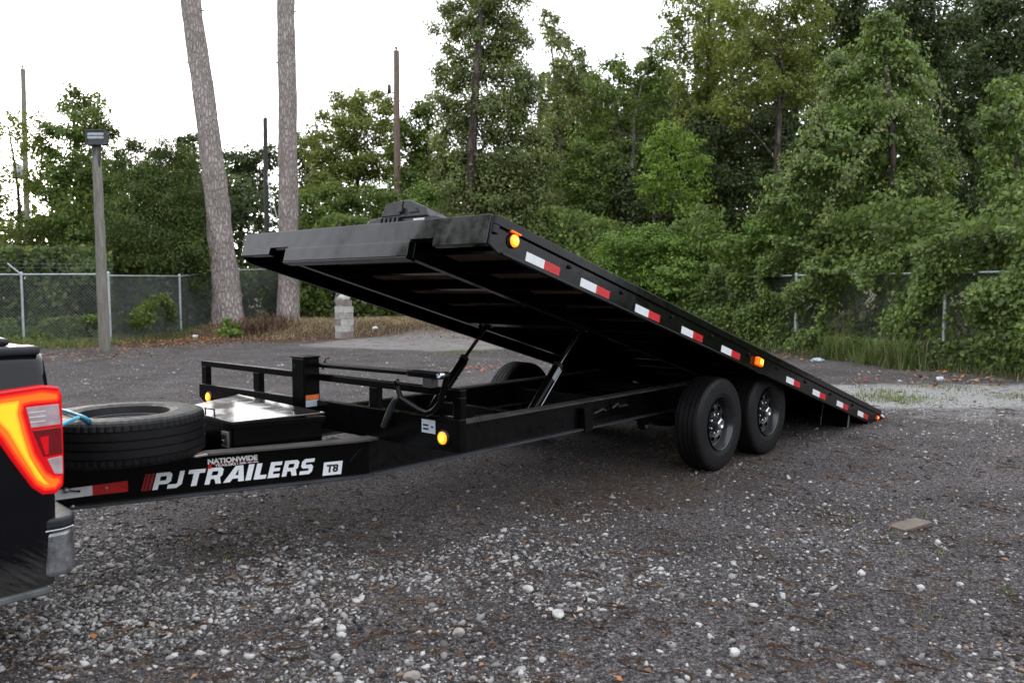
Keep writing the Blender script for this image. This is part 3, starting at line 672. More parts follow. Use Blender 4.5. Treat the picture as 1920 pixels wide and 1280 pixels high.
tree('tall_tree', 'tall olive green tree left of the vine-smothered one', 1430, 29,
     [(1395, 20, 50, 44), (1460, 10, 56, 46), (1520, 30, 46, 46), (1385, 90, 46, 46), (1445, 90, 54, 50), (1505, 100, 46, 46), (1400, 160, 46, 46), (1460, 170, 50, 46), (1370, 210, 40, 40), (1520, 170, 36, 40)], 'lf_olive', .13, 2.1, .2, limbs=10, group=TG)
tree('dark_tree', 'dark green tree behind the lime bush', 1370, 30.5,
     [(1330, 255, 46, 46), (1395, 265, 56, 50), (1340, 330, 56, 50), (1410, 345, 60, 50), (1300, 395, 60, 46), (1370, 410, 70, 46), (1450, 260, 44, 60), (1460, 350, 46, 60)], 'lf_dark', .14, 3.0, .14, group=TG)
for i, (u, bl, lab) in enumerate([
        (1610, [(1570, 20, 50, 50), (1620, 40, 50, 60), (1560, 100, 40, 50)], 'dark tree peering over the top of the vine-smothered tree'),
        (1745, [(1700, 20, 60, 56), (1760, 50, 56, 60), (1710, 110, 50, 56), (1775, 140, 50, 60), (1790, 230, 46, 60), (1770, 320, 44, 60), (1800, 400, 50, 50)], 'dark tall tree just right of the vine-smothered tree'),
        (1865, [(1835, 30, 56, 60), (1900, 30, 60, 60), (1850, 120, 56, 60), (1920, 130, 60, 70), (1840, 210, 46, 60), (1910, 240, 60, 70), (1850, 310, 46, 60), (1900, 380, 60, 60)], 'very dark tall tree in the top right corner')]):
    tree('dark_tree', lab, u, 30+i*.8, bl, 'lf_dark', .15, 3.2, .2, limbs=7, group=TG, trunk=[(u, 600, 0), (u-4, 300, 0), (u-14, 100, 0), (u+20, -60, 0)])

# tree smothered in vines, with arching strands hanging off it
vt = tree('vine_smothered_tree', 'tree smothered in broad-leaved vines with long hanging strands', 1640, 20.5,
     [(1655, 50, 34, 30), (1640, 90, 50, 34), (1690, 105, 40, 36), (1600, 130, 56, 40), (1660, 150, 60, 40), (1570, 180, 46, 40), (1720, 160, 36, 40), (1625, 205, 66, 44), (1545, 240, 46, 44), (1690, 220, 54, 46), (1600, 270, 66, 46), (1505, 305, 44, 40), (1560, 320, 56, 44), (1660, 300, 66, 50), (1735, 290, 46, 50),
      (1480, 355, 44, 40), (1610, 360, 70, 46), (1690, 370, 64, 50), (1760, 360, 36, 50), (1540, 390, 60, 46), (1460, 400, 46, 36), (1640, 430, 80, 46), (1730, 440, 66, 46), (1560, 455, 70, 40)],
     'lf_vine', .115, 3.4, .16, limbs=10, group=TG, droop=.8)
def strands(parent, lines, depth, mat, size, dens=90):
    P = []; mb = MB()
    for ln in lines:
        pts = [at(u, v, depth+dd) for u, v, dd in ln]; fine = []
        for a, b in zip(pts[:-1], pts[1:]):
            fine += [a+(b-a)*f_ for f_ in np.linspace(0, 1, 8)[:-1]]
        fine.append(pts[-1]); mb.tube(fine, .008, 5)
        fine = np.array(fine); L = np.linalg.norm(np.diff(fine, axis=0), axis=1).sum(); n = int(L*dens)
        q = rng.uniform(0, len(fine)-1.001, n); i = q.astype(int); P.append(fine[i]+(fine[i+1]-fine[i])*(q-i)[:, None]+rng.normal(size=(n, 3))*.055)
    P = np.concatenate(P); Nn = -np.array([FW[0], FW[1], -.5])+rng.normal(size=P.shape)*.5
    st = mb.build('strand', M['bark'], parent)
    crown_obj('strand_leaves', P, Nn, size*rng.uniform(.7, 1.3, len(P)), mat, st, droop=.9)
strands(vt, [[(1660, 130, -1.2), (1720, 150, -1.6), (1765, 175, -1.8), (1785, 205, -1.9)], [(1640, 150, -1.4), (1690, 195, -1.8), (1740, 240, -2), (1790, 270, -2.1), (1808, 330, -2.1)],
             [(1690, 200, -1.6), (1640, 250, -1.9), (1610, 310, -2), (1585, 360, -2)], [(1620, 100, -1.2), (1560, 150, -1.5), (1530, 210, -1.6), (1520, 260, -1.6)],
             [(1700, 230, -1.7), (1750, 300, -2), (1770, 380, -2)], [(1560, 240, -1.4), (1500, 290, -1.6), (1470, 350, -1.6)], [(1600, 300, -1.8), (1560, 370, -2), (1545, 430, -2)]], 20.5, M['lf_greyvine'], .10, 60)
tree('vine_tower', 'curtain of vines hanging at the right picture edge', 1900, 17.5,
     [(1905, 165, 40, 34), (1880, 215, 40, 44), (1930, 230, 50, 60), (1865, 275, 36, 46), (1915, 300, 46, 56), (1870, 345, 34, 46), (1920, 380, 50, 50), (1865, 400, 30, 40)], 'lf_vine', .105, 3.2, .1, group=TG, droop=.8, cat='vine')

# mounds of vine in front of the wood
for u, d, bl, mat, lab in [
        (1200, 24, [(1165, 465, 46, 36), (1215, 455, 46, 30), (1255, 475, 50, 34), (1190, 505, 60, 36), (1260, 515, 66, 36), (1320, 500, 46, 34), (1220, 550, 80, 34), (1310, 550, 60, 34), (1130, 520, 50, 36)], 'lf_bright', 'fresh green mound of vines just above the sloping deck edge'),
        (1470, 21, [(1440, 430, 40, 28), (1490, 420, 46, 26), (1530, 435, 36, 28), (1430, 465, 60, 30), (1500, 465, 60, 30), (1380, 470, 46, 30)], 'lf_bright', 'rounded green mound of vines left of the vine-smothered tree')]:
    tree('vine_mound', lab, u, d, bl, mat, .10, 3.4, .05, limbs=3, group='vine mounds', cat='bush', up=.7)

def vine_curtain(name, label, pts, h0, h1, n, mat, size, hole=.36, base=0., side=1, thick=.28, seed=1, gaps=()):
    """climbing leaves through and over a fence line: one uncountable mass"""
    pts = np.array(pts); seg = np.linalg.norm(np.diff(pts, axis=0), axis=1); cum = np.concatenate([[0], np.cumsum(seg)]); L = cum[-1]
    a = rng.uniform(0, L, n); i = np.clip(np.searchsorted(cum, a)-1, 0, len(seg)-1); f_ = (a-cum[i])/seg[i]
    xy = pts[i]+(pts[i+1]-pts[i])*f_[:, None]; nrm = np.stack([-(pts[i+1]-pts[i])[:, 1], (pts[i+1]-pts[i])[:, 0]], 1); nrm = nrm/np.linalg.norm(nrm, axis=1, keepdims=True)*side
    prof = h0+(h1-h0)*vnoise(np.stack([a, a*0, a*0], 1), .55, seed)
    z = base+prof*rng.random(n)**.85
    bulge = (vnoise(np.stack([a, z, a*0], 1), 1.5, seed+3)-.4)*1.0
    o = bulge*1.25+rng.normal(size=n)*thick*.35
    P = np.column_stack([xy+nrm*o[:, None], z+gz(xy[:, 0], xy[:, 1])])
    hl = vnoise(np.stack([a, z, a*0], 1), 1.15, seed+9)+.25*vnoise(np.stack([a, z, a*0], 1), 4, seed+5)
    keep = (hl > hole+.12*(z < .8)) | (z > 1.75)
    for (ga, gb, z0, z1) in gaps:
        keep &= ~((a > ga) & (a < gb) & (z > z0) & (z < z1+.25*np.sin(a*5)))
    P, nn = P[keep], nrm[keep]
    Nn = np.column_stack([nn*.8, np.full(len(P), .45)])+rng.normal(size=P.shape)*.5
    org = (float(pts[0][0]), float(pts[0][1]), 0.)
    o_ = crown_obj(name, P, Nn, size*rng.uniform(.55, 1.35, len(P)), M[mat], None, org, aspect=.78, droop=.9)
    tag(o_, label, 'vines', kind='stuff'); return o_
side = -1 if np.dot(np.array([-(FR[2][1]-FR[1][1]), FR[2][0]-FR[1][0]]), CAM[:2]-np.array(FR[2])) < 0 else 1
# along FR: 4.17 m per bay; gaps leave the mesh and dark space open
vine_curtain('fence_vines', 'broad-leaved vines climbing over the right-hand fence', FR, 1.7, 2.9, 90000, 'lf_vine', .092, .365, .05, side, seed=4,
             gaps=[(9.5, 11.1, .40, 1.66), (12.33, 12.72, 0., 1.4), (8.15, 8.55, .0, 1.0), (11.3, 12.3, .5, 1.0)])
vine_curtain('thicket_vines', 'vine thicket rising behind the right-hand fence', [np.array(p)+np.array([1.1, .3]) for p in FR], 2.4, 3.9, 46000, 'lf_mid', .12, .28, .0, side, thick=.9, seed=14)
def undergrowth(name, label, pts, h0, h1, n, mat, size, thick, seed, hole=.25):
    o = vine_curtain(name, label, pts, h0, h1, n, mat, size, hole, 0, -1, thick, seed); o['category'] = 'undergrowth'; return o
undergrowth('undergrowth', 'dim undergrowth tangled behind the left chain-link fence', [dpt(-300, 25.6), dpt(60, 25.8), dpt(215, 26.8), dpt(345, 30.0), dpt(470, 33.4), dpt(600, 37)], 1.8, 3.7, 52000, 'lf_cedar', .15, 1.3, 21, .33)
undergrowth('undergrowth', 'low green undergrowth beyond the block pier', [dpt(540, 31), dpt(700, 31.5), dpt(860, 30.5), dpt(1000, 29), dpt(1150, 27.5), dpt(1300, 25)], 2.2, 4.0, 52000, 'lf_mid', .15, 1.5, 31, .18)
undergrowth('undergrowth', 'weeds growing thinly through the left fence mesh', [dpt(-200, 22.9), dpt(45, 23.2), dpt(207, 23.8), dpt(340, 27.2)], .5, 1.6, 7000, 'lf_mid', .10, .35, 41, .52)
# far wood that reads as one dark mass
def far_wood():
    Ps, Ns, Ss = [], [], []
    for u0, u1, vt_, d, n in ((95, 430, 315, 57, 12000), (-420, 360, 400, 58, 10000), (300, 860, 352, 60, 12000), (780, 1150, 265, 50, 14000), (1010, 1340, 150, 46, 22000), (1300, 2500, 10, 44, 50000)):
        u = rng.uniform(u0, u1, n); top = vt_+40*(vnoise(np.stack([u, u*0, u*0], 1), .02, 3)-.5)*2
        v = top+(545-top)*rng.random(n)**.8; dd = d+rng.uniform(-4, 4, n)
        D = FW*FPX+RT*(u-960)[:, None]-UP*(v-640)[:, None]; P = CAM+D*(dd/FPX)[:, None]
        Ps.append(P); Ns.append(rng.normal(size=(n, 3))*.6+np.array([-FH[0]*.5, -FH[1]*.5, .5])); Ss.append(.44*rng.uniform(.6, 1.4, n))
    P = np.concatenate(Ps); g = at(960, 560, 50)
    o = crown_obj('distant_wood', P, np.concatenate(Ns), np.concatenate(Ss), M['lf_dark'], None, (g[0], g[1], 0.)); tag(o, 'far dark wood filling the gaps between the trees', 'wood', kind='stuff')
far_wood()
def unseen_wood_behind():
    """unseen wood behind the photographer, added for dark reflections in the black paint"""
    n = 28000; a = rng.uniform(.55*math.pi, 1.75*math.pi, n); r = rng.uniform(30, 40, n)
    th = YAW+a; x = CAM[0]+np.sin(th)*r; y = CAM[1]+np.cos(th)*r
    tall = np.exp(-((a-1.556*math.pi)/.07)**2); r = r-9*tall  # taller clump shaped to darken part of the deck front's reflection
    top = 6+6*vnoise(np.stack([a*12, a*0, a*0], 1), 1., 5)+12*tall; z = top*rng.random(n)
    P = np.column_stack([x, y, z]); Nn = np.column_stack([-np.sin(th), -np.cos(th), th*0+.5])+rng.normal(size=(n, 3))*.5
    o = crown_obj('distant_wood', P, Nn, 1.08*rng.uniform(.6, 1.4, n), M['lf_mid'], None, (float(x[0]), float(y[0]), 0.)); tag(o, 'unseen wood added behind the photographer for dark reflections', 'wood', kind='stuff')
unseen_wood_behind()

# ---------------------------------------------------------------- grass
def blades(name, label, XY, h, wd, mat, lean=.5):
    n = len(XY); z = gz(XY[:, 0], XY[:, 1]); b = np.column_stack([XY, z]); a = rng.uniform(0, 2*math.pi, n)
    dr = np.column_stack([np.cos(a), np.sin(a), 0*a]); sd_ = np.column_stack([-np.sin(a), np.cos(a), 0*a]); H = h*rng.uniform(.5, 1.3, n) if not hasattr(h, '__len__') else h
    ln = rng.uniform(.1, 1, n)*lean; W = wd*rng.uniform(.6, 1.3, n)
    V = np.empty((2*n, 4, 3)); p1 = b+dr*(H*ln*.35)[:, None]+np.array([0, 0, 1.])*(H*.6)[:, None]; p2 = b+dr*(H*ln)[:, None]+np.array([0, 0, 1.])*(H*(1-.3*ln))[:, None]
    w_ = (sd_*W[:, None]*.5)
    V[:n, 0] = b-w_; V[:n, 1] = b+w_; V[:n, 2] = p1+w_*.8; V[:n, 3] = p1-w_*.8
    V[n:, 0] = p1-w_*.8; V[n:, 1] = p1+w_*.8; V[n:, 2] = p2+w_*.1; V[n:, 3] = p2-w_*.1
    org = np.array([XY[0, 0], XY[0, 1], 0.]); me = quads_mesh(name, V-org); me.materials.append(mat)
    o = link(name, me, None, tuple(org)); tag(o, label, 'grass', kind='stuff'); return o
def along(pts, n, spread, off=0., side=1):
    pts = np.array(pts); seg = np.linalg.norm(np.diff(pts, axis=0), axis=1); cum = np.concatenate([[0], np.cumsum(seg)])
    a = rng.uniform(0, cum[-1], n); i = np.clip(np.searchsorted(cum, a)-1, 0, len(seg)-1); d = (pts[i+1]-pts[i])/seg[i][:, None]
    nn = np.column_stack([-d[:, 1], d[:, 0]])*side
    return pts[i]+d*(a-cum[i])[:, None]+nn*(off+rng.normal(size=n)*spread)[:, None]
# clumps
XY = along(FR, 9000, .5, .4, side); k = vnoise(np.column_stack([XY, XY[:, 0]*0]), .9, 7); XY = XY[rng.random(len(XY)) < .25+k]
blades('fence_grass', 'rough green grass at the foot of the right-hand fence', XY, .20, .009, M['grass'], 1.3)
cl = [on(u, v, 2, 0.)[:2]+rng.normal(size=(260, 2))*.16 for u, v in ((1560, 672), (1590, 668), (1640, 684), (1690, 690), (1530, 655), (1450, 645))]
blades('fence_grass', 'tall arching grass clumps by the right-hand fence posts', np.concatenate(cl), .6, .012, M['grass'], 1.3)
cl = [on(u, v, 2, 0.)[:2]+rng.normal(size=(500, 2))*np.array([.5, .5]) for u, v in ((1380, 615), (1420, 628), (1460, 640), (1340, 606))]
blades('fence_grass', 'soft green grass just beyond the deck edge', np.concatenate(cl), .38, .012, M['grass'], .7)
cl = [on(u, v, 2, 0.)[:2]+rng.normal(size=(170, 2))*.22 for u, v in ((1630, 745), (1690, 752), (1720, 748), (1660, 750), (1775, 728), (1905, 745), (1655, 735), (870, 660), (830, 664), (905, 662))]
blades('yard_grass', 'low tufts of grass in the gravel beyond the ramp tail', np.concatenate(cl), .07, .007, M['grass'], .9)
cl = [on(u, v, 2, 0.)[:2]+rng.normal(size=(9, 2))*.025 for u, v in ((1830, 1085), (1880, 1112), (1893, 1116), (1740, 1160), (1765, 1040), (1690, 1045), (1590, 975), (1625, 1010), (705, 1062), (420, 1052), (436, 1054), (1676, 1008), (545, 1268), (1735, 965))]
blades('yard_grass', 'few green blades sprouting from the near gravel', np.concatenate(cl), .05, .0045, M['grass'], 1.0)
pts = [at(u, 625, d)[:2]+rng.normal(size=(900, 2))*np.array([.8, .8]) for u, d in ((560, 26.5), (600, 26.8), (690, 27), (740, 27), (790, 27.2), (850, 27), (910, 26.6), (500, 26), (460, 26.4))]
blades('dry_grass', 'dry straw-coloured grass round the block pier', np.concatenate(pts), .15, .011, M['straw'], 1.9)
pts = [at(u, 640, d)[:2]+rng.normal(size=(420, 2))*np.array([.6, .5]) for u, d in ((110, 21.6), (150, 21.8), (60, 21.8), (250, 23.6), (10, 21.7), (330, 26))]
blades('fence_grass', 'low weedy grass at the foot of the left fence', np.concatenate(pts), .22, .010, M['grass'], 1.3)
# heap of dead stalks at the leaning pine
pts = [at(u, 610, d)[:2]+rng.normal(size=(260, 2))*.35 for u, d in ((455, 25.6), (485, 25.8), (510, 26.2))]
blades('dead_stalks', 'heap of dead brown stalks at the foot of the leaning pine', np.concatenate(pts), .5, .016, M['needle'], 1.6)
tree('weed', 'leafy green weed in front of the leaning pine', 432, 24.6, [(425, 605, 15, 10), (440, 618, 16, 12), (420, 622, 12, 9)], 'lf_bright', .11, 2.4, .02, limbs=2, cat='weed')

# ---------------------------------------------------------------- lettering
GL = {'P': (1.0, [[(0, 0), (0, 1), (.80, 1), (1, .86), (1, .44), (.82, .3), (.31, .3), (.31, 0)], [(.31, .52), (.31, .78), (.66, .78), (.69, .75), (.69, .55), (.66, .52)]]),
      'J': (.86, [[(0, 0), (.68, 0), (1, .2), (1, 1), (.66, 1), (.66, .3), (.6, .24), (0, .24)]]),
      'T': (.92, [[(0, 1), (0, .76), (.33, .76), (.33, 0), (.67, 0), (.67, .76), (1, .76), (1, 1)]]),
      'R': (1.0, [[(0, 0), (0, 1), (.82, 1), (1, .86), (1, .50), (.87, .38), (1.03, 0), (.69, 0), (.54, .31), (.31, .31), (.31, 0)], [(.31, .53), (.31, .78), (.66, .78), (.69, .75), (.69, .56), (.66, .53)]]),
      'A': (1.08, [[(-.12, 0), (.36, 1), (.76, 1), (1, 0), (.68, 0), (.65, .2), (.35, .2), (.24, 0)], [(.45, .4), (.61, .4), (.56, .78), (.54, .78)]]),
      'I': (.36, [[(0, 0), (0, 1), (1, 1), (1, 0)]]),
      'L': (.76, [[(0, 0), (0, 1), (.44, 1), (.44, .25), (1, .25), (1, 0)]]),
      'E': (.84, [[(0, 0), (0, 1), (1, 1), (1, .77), (.40, .77), (.40, .61), (.93, .61), (.93, .4), (.40, .4), (.40, .23), (1, .23), (1, 0)]]),
      'S': (.96, [[(0, 0), (0, .23), (.66, .23), (.66, .39), (.18, .39), (0, .53), (0, .84), (.2, 1), (1, 1), (1, .77), (.34, .77), (.34, .62), (.82, .62), (1, .48), (1, .16), (.8, 0)]])}
def curve_mesh(name, loops, thick):
    cu = bpy.data.curves.new(name, 'CURVE'); cu.dimensions = '2D'; cu.fill_mode = 'BOTH'; cu.extrude = thick
    for lp in loops:
        sp = cu.splines.new('POLY'); sp.points.add(len(lp)-1); sp.use_cyclic_u = True
        for p, q in zip(sp.points, lp): p.co = (q[0], q[1], 0, 1)
    ob = bpy.data.objects.new(name, cu); me = bpy.data.meshes.new_from_object(ob); bpy.data.objects.remove(ob); return me
def text_mesh(name, body, size, bold=0, shear=0, thick=.0006, space=1.0):
    cu = bpy.data.curves.new(name, 'FONT'); cu.body = body; cu.size = size; cu.offset = bold; cu.shear = shear; cu.extrude = thick; cu.space_character = space
    ob = bpy.data.objects.new(name, cu); me = bpy.data.meshes.new_from_object(ob); bpy.data.objects.remove(ob); return me
def frame(o, ex, ez):
    """matrix placing flat lettering: x along ex, y along ez, facing ex x ez"""
    ex = Vector(ex).normalized(); ez = Vector(ez).normalized(); n = ex.cross(ez)
    return Matrix(((ex[0], ez[0], n[0], o[0]), (ex[1], ez[1], n[1], o[1]), (ex[2], ez[2], n[2], o[2]), (0, 0, 0, 1)))
def stick(name, me, mat, parent, Mx):
    me.transform(Mx); me.materials.clear(); me.materials.append(mat); return link(name, me, parent)
def fit(me, x0, x1, y0, y1):
    a = np.empty(len(me.vertices)*3); me.vertices.foreach_get('co', a); a = a.reshape(-1, 3)
    mn, mxx = a.min(0), a.max(0); a[:, 0] = x0+(a[:, 0]-mn[0])/(mxx[0]-mn[0])*(x1-x0); a[:, 1] = y0+(a[:, 1]-mn[1])/(mxx[1]-mn[1])*(y1-y0)
    me.vertices.foreach_set('co', a.reshape(-1)); me.update(); return me
def plate(name, poly, mat, parent, Mx, thick=.0008):
    mb = MB().prism([(p[0], p[1], 0) for p in poly], (0, 0, thick)).xf(Mx); return mb.build(name, mat, parent)

# ---------------------------------------------------------------- tyres
def tyre_mesh(Rr, wd, bead, n=120, lat=0.0):
    h = wd/2; prof = [(-h*.62, bead), (-h*.92, bead+.012), (-h*1.0, bead+.05), (-h*1.0, Rr*.80), (-h*.97, Rr*.90), (-h*.90, Rr*.965), (-h*.80, Rr*.990)]
    for g in (-.55, -.18, .18, .55):
        prof += [(h*(g-.036), Rr*.999), (h*(g-.028), Rr*.975), (h*(g+.028), Rr*.975), (h*(g+.036), Rr*.999)]
    prof += [(h*.80, Rr*.990), (h*.90, Rr*.965), (h*.97, Rr*.90), (h*1.0, Rr*.80), (h*1.0, bead+.05), (h*.92, bead+.012), (h*.62, bead), (h*.55, bead-.01)]
    m = len(prof)
    def mod(i, k):
        if lat and (5 <= i <= 7 or m-9 <= i <= m-7) and k % 3 == 0: return 1-lat
        return 1
    return prof, mod
def wheel_parts(w, c, side, holes=True):
    """side -1: outer face towards -y"""
    prof, mod = tyre_mesh(.386, .235, .208)
    MB().lathe(prof, c, 'Y', 128, mod, smooth=False).build('tyre', M['rubber'], w)
    s = side; P = lambda pr: [(a*s, r) for a, r in pr]
    rim = MB().lathe(P([(.118, .212), (.112, .206), (.100, .204), (.092, .196), (.060, .192), (.045, .186), (.030, .182), (.052, .168), (.060, .155)]), c, 'Y', 64)
    rim.lathe(P([(.060, .155), (.064, .145), (.066, .115), (.060, .105)]), c, 'Y', 64, skip=(lambda i, k: i == 1 and k % 8 in (2, 3, 4, 5)) if holes else None)
    rim.lathe(P([(.060, .105), (.044, .092), (.044, .055)]), c, 'Y', 64)
    rim.lathe(P([(-.10, .206), (-.05, .19), (.03, .182)]), c, 'Y', 48)
    rim.lathe(P([(-.02, .18), (-.02, .05)]), c, 'Y', 32)
    rim.build('rim', M['rim'], w)
    hub = MB().lathe(P([(.03, .062), (.060, .060), (.075, .052), (.100, .048), (.105, .046)]), c, 'Y', 28); hub.build('hub', M['rim'], w)
    MB().lathe(P([(.104, .047), (.114, .046), (.120, .040), (.120, .026), (.116, .024), (.116, .001)]), c, 'Y', 28).build('hub_cap', M['chrome'], w)
    for k in range(8):
        a = 2*math.pi*(k+.5)/8; q = (c[0]+.080*math.cos(a), c[1], c[2]+.080*math.sin(a))
        MB().lathe(P([(.042, .012), (.072, .0115), (.074, .008), (.074, .001)]), q, 'Y', 6, smooth=False).build('lug_nut', M['chrome'], w)

# ---------------------------------------------------------------- trailer
TR = empty('tilt_trailer', (0, 0, 0), 'black tilt-deck trailer with its long deck raised at the front', 'trailer')
ZT, ZB, YR = .662, .444, .638
def ibeam(path, z0, z1, fw=.1, ft=.013, wt=.012, top_z=None):
    """I-section along a plan polyline"""
    mb = MB(); pts = [np.array(p, float) for p in path]; m = len(pts)
    def offs(d):
        out = []
        for i in range(m):
            t = pts[min(i+1, m-1)]-pts[max(i-1, 0)]; t /= np.linalg.norm(t); nn = np.array([-t[1], t[0]]); out.append(pts[i]+nn*d)
        return out
    def strip(half, za, zb, mb):
        L, Rr = offs(half), offs(-half); vs = []
        for i in range(m):
            a, b = (za(i) if callable(za) else za), (zb(i) if callable(zb) else zb)
            vs += [(*L[i], a), (*Rr[i], a), (*Rr[i], b), (*L[i], b)]
        fs = [(0, 3, 2, 1), (4*m-4, 4*m-3, 4*m-2, 4*m-1)]
        for i in range(m-1):
            for k in range(4): fs.append((4*i+k, 4*i+(k+1) % 4, 4*i+4+(k+1) % 4, 4*i+4+k))
        mb.add(vs, fs)
    tz = top_z or (lambda i: z1)
    parts = []
    for half, za, zb in ((wt/2, z0+ft, lambda i: tz(i)-ft), (fw/2, z0, z0+ft), (fw/2, lambda i: tz(i)-ft, tz)):
        mb = MB(); strip(half, za, zb, mb); parts.append(mb)
    return parts
def build_beam(parts, name, mat):
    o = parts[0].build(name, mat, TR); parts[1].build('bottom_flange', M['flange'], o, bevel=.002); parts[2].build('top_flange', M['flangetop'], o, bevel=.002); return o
for s in (-1, 1):
    path = [(-3.22, s*YR), (-1.5, s*YR), (.80, s*YR), (1.40, s*YR)]
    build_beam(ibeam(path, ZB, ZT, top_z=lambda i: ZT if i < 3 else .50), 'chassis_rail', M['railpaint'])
    tip = (-4.70, s*(YR-.385*(4.70-3.22)))
    mid = [(-3.22, s*YR), (-3.30, s*(YR-.018)), (-3.40, s*(YR-.055)), tip]
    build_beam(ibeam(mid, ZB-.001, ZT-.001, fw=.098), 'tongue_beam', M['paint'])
for x in (-1.62, -.55, .45):
    mb = MB().box(x-.03, x+.03, -YR+.012, YR-.012, .50, .60) if x > -2 else MB().box(x-.04, x+.04, -YR+.012, YR-.012, .47, .59)
    mb.build('cross_tube', M['railpaint'], TR, bevel=.004)
MB().box(-3.66, -3.60, -.42, .42, .47, .565).build('cross_tube', M['paint'], TR, bevel=.004)
# coupler
mb = MB().box(-4.80, -4.60, -.075, .075, .47, .62); mb.build('coupler_body', M['paint'], TR, bevel=.01)
MB().lathe([(-.09, .05), (.0, .055), (.05, .05), (.07, .02), (.072, .001)], (-4.80, 0, .56), 'Z', 20).build('coupler_socket', M['steel'], TR)
# hitch ball gadget in front of the reflective tape
g = at(150, 918, 3.9)
# safety chains
for s in (-1, 1):
    ch = [(-4.62, s*.13, .46), (-4.72, s*.14, .36), (-4.82, s*.15, .38), (-4.90, s*.16, .47)]; MB().tube(ch, .011, 6).build('safety_chain', M['steel'], TR)
# bulkhead
XB = -3.15
bk = MB().box(XB-.022, XB+.022, -1.345, 1.37, .944, .985).build('bulkhead_top_rail', M['paint'], TR, bevel=.005)
bl = MB(); bl.prism([(XB-.035, -1.35, .655), (XB-.035, 1.24, .645), (XB-.035, 1.385, .72), (XB-.035, 1.385, .815), (XB-.035, -1.35, .832)], (.05, 0, 0)).build('bulkhead_beam', M['paint'], TR, bevel=.004)
for y0, y1 in ((-1.345, -1.285), (-.665, -.59), (.585, .66), (1.30, 1.368)):
    MB().box(XB-.021, XB+.021, y0, y1, .826 if y0 < 0 else .812, .945).build('bulkhead_post', M['paint'], TR, bevel=.004)
ps = MB().box(-3.275, -3.16+.0, -.095, .035, .60, 1.085).build('lock_post', M['paint'], TR, bevel=.006)
MB().box(-3.280, -3.155, -.100, .040, 1.085, 1.095).build('cap_plate', M['paint'], ps, bevel=.003)
MB().tube([(-3.22, .03, 1.03), (-3.22, .085, 1.03)], .011, 8).build('pin', M['steel'], ps)
fp = frame((-3.3605, .03, 1.02), (0, -1, 0), (0, 0, 1))
MB().lathe([(0, .013), (.0015, .013), (.0016, .001)], (-3.2765, .01, 1.035), 'X', 16).build('green_dot', M['green'], ps)
plate('warning_label', [(.0, .0), (.095, .0), (.095, .03), (0, .03)], M['orange'], ps, frame((-3.265, -.0965, .83), (1, 0, 0), (0, 0, 1)))
plate('warning_label', [(.0, .0), (.095, .0), (.095, .04), (0, .04)], M['label'], ps, frame((-3.265, -.0965, .788), (1, 0, 0), (0, 0, 1)))
# lock bar lying along the bulkhead, with its bracket
lb = MB().tube([(-3.19, -.09, 1.043), (-3.19, -1.22, 1.055)], .015, 12).build('lock_bar', M['paint'], TR)
MB().tube([(-3.19, -.17, 1.02), (-3.19, -.20, 1.085), (-3.17, -.215, 1.09)], .006, 6).build('clip', M['hose'], lb)
MB().box(-3.215, -3.165, -1.17, -1.10, .985, 1.035).build('bar_bracket', M['ratchet'], lb, bevel=.003)
MB().box(-3.22, -3.16, -1.24, -.98, 1.036, 1.068).build('bar_sleeve', M['paint'], lb, bevel=.004)
# crank handle hanging on the bulkhead
cp = [(-3.2, -1.285, 1.075), (-3.21, -1.262, .99), (-3.215, -1.235, .91), (-3.22, -1.19, .868), (-3.22, -1.14, .850), (-3.22, -1.08, .862), (-3.22, -.93, .912)]
ck = MB().tube(cp, .017, 10).build('crank_handle', M['paint'], TR)
MB().tube([(-3.22, -.935, .905), (-3.22, -.905, .965), (-3.22, -.885, 1.0), (-3.22, -.905, 1.005)], .014, 8).build('crank_hook', M['paint'], ck)
MB().tube([(-3.225, -.92, .91), (-3.225, -.885, .90), (-3.225, -.86, .865), (-3.225, -.785, .742)], [.013, .014, .018, .018], 10).build('crank_grip', M['plastic'], ck)
MB().lathe([(-.03, .016), (.03, .016), (.032, .001)], (-3.24, -1.285, 1.065), 'X', 12).build('pivot_bolt', M['chrome'], ck)
def round_lamp(y, z, x, parent, nm='marker_light'):
    l = MB().lathe([(0, .043), (-.008, .043), (-.012, .036), (-.012, .030)], (x, y, z), 'X', 24).build(nm, M['bplastic'], parent)
    MB().lathe([(-.010, .034), (-.016, .033), (-.020, .026), (-.021, .02)], (x, y, z), 'X', 24).build('lens', M['amber'], l)
    MB().lathe([(-.0205, .022), (-.0225, .015), (-.0225, .001)], (x, y, z), 'X', 24).build('bulb_glow', M['amberhot'], l)
round_lamp(-1.232, .7264, XB-.035, TR); round_lamp(1.232, .7264, XB-.035, TR)
MB().box(XB-.02, XB+.02, 1.386, 1.394, .71, .74).build('side_reflector', M['red'], TR)
lab = plate('paper_label', [(0, 0), (.108, 0), (.108, .072), (0, .072)], M['label'], TR, frame((XB-.0365, -1.06, .738), (0, -1, 0), (0, 0, 1)))
for k, (x0, x1, z) in enumerate(((.012, .055, .036), (.012, .055, .016), (.075, .092, .030))):
    plate('print_line', [(x0, z), (x1, z), (x1, z+.010), (x0, z+.010)], M['ink'], lab, frame((XB-.0378, -1.06, .738), (0, -1, 0), (0, 0, 1)), .0004)
MB().lathe([(0, .012), (-.0015, .012), (-.0016, .001)], (XB-.0355, -1.20, .700), 'X', 16).build('green_dot', M['green'], TR)
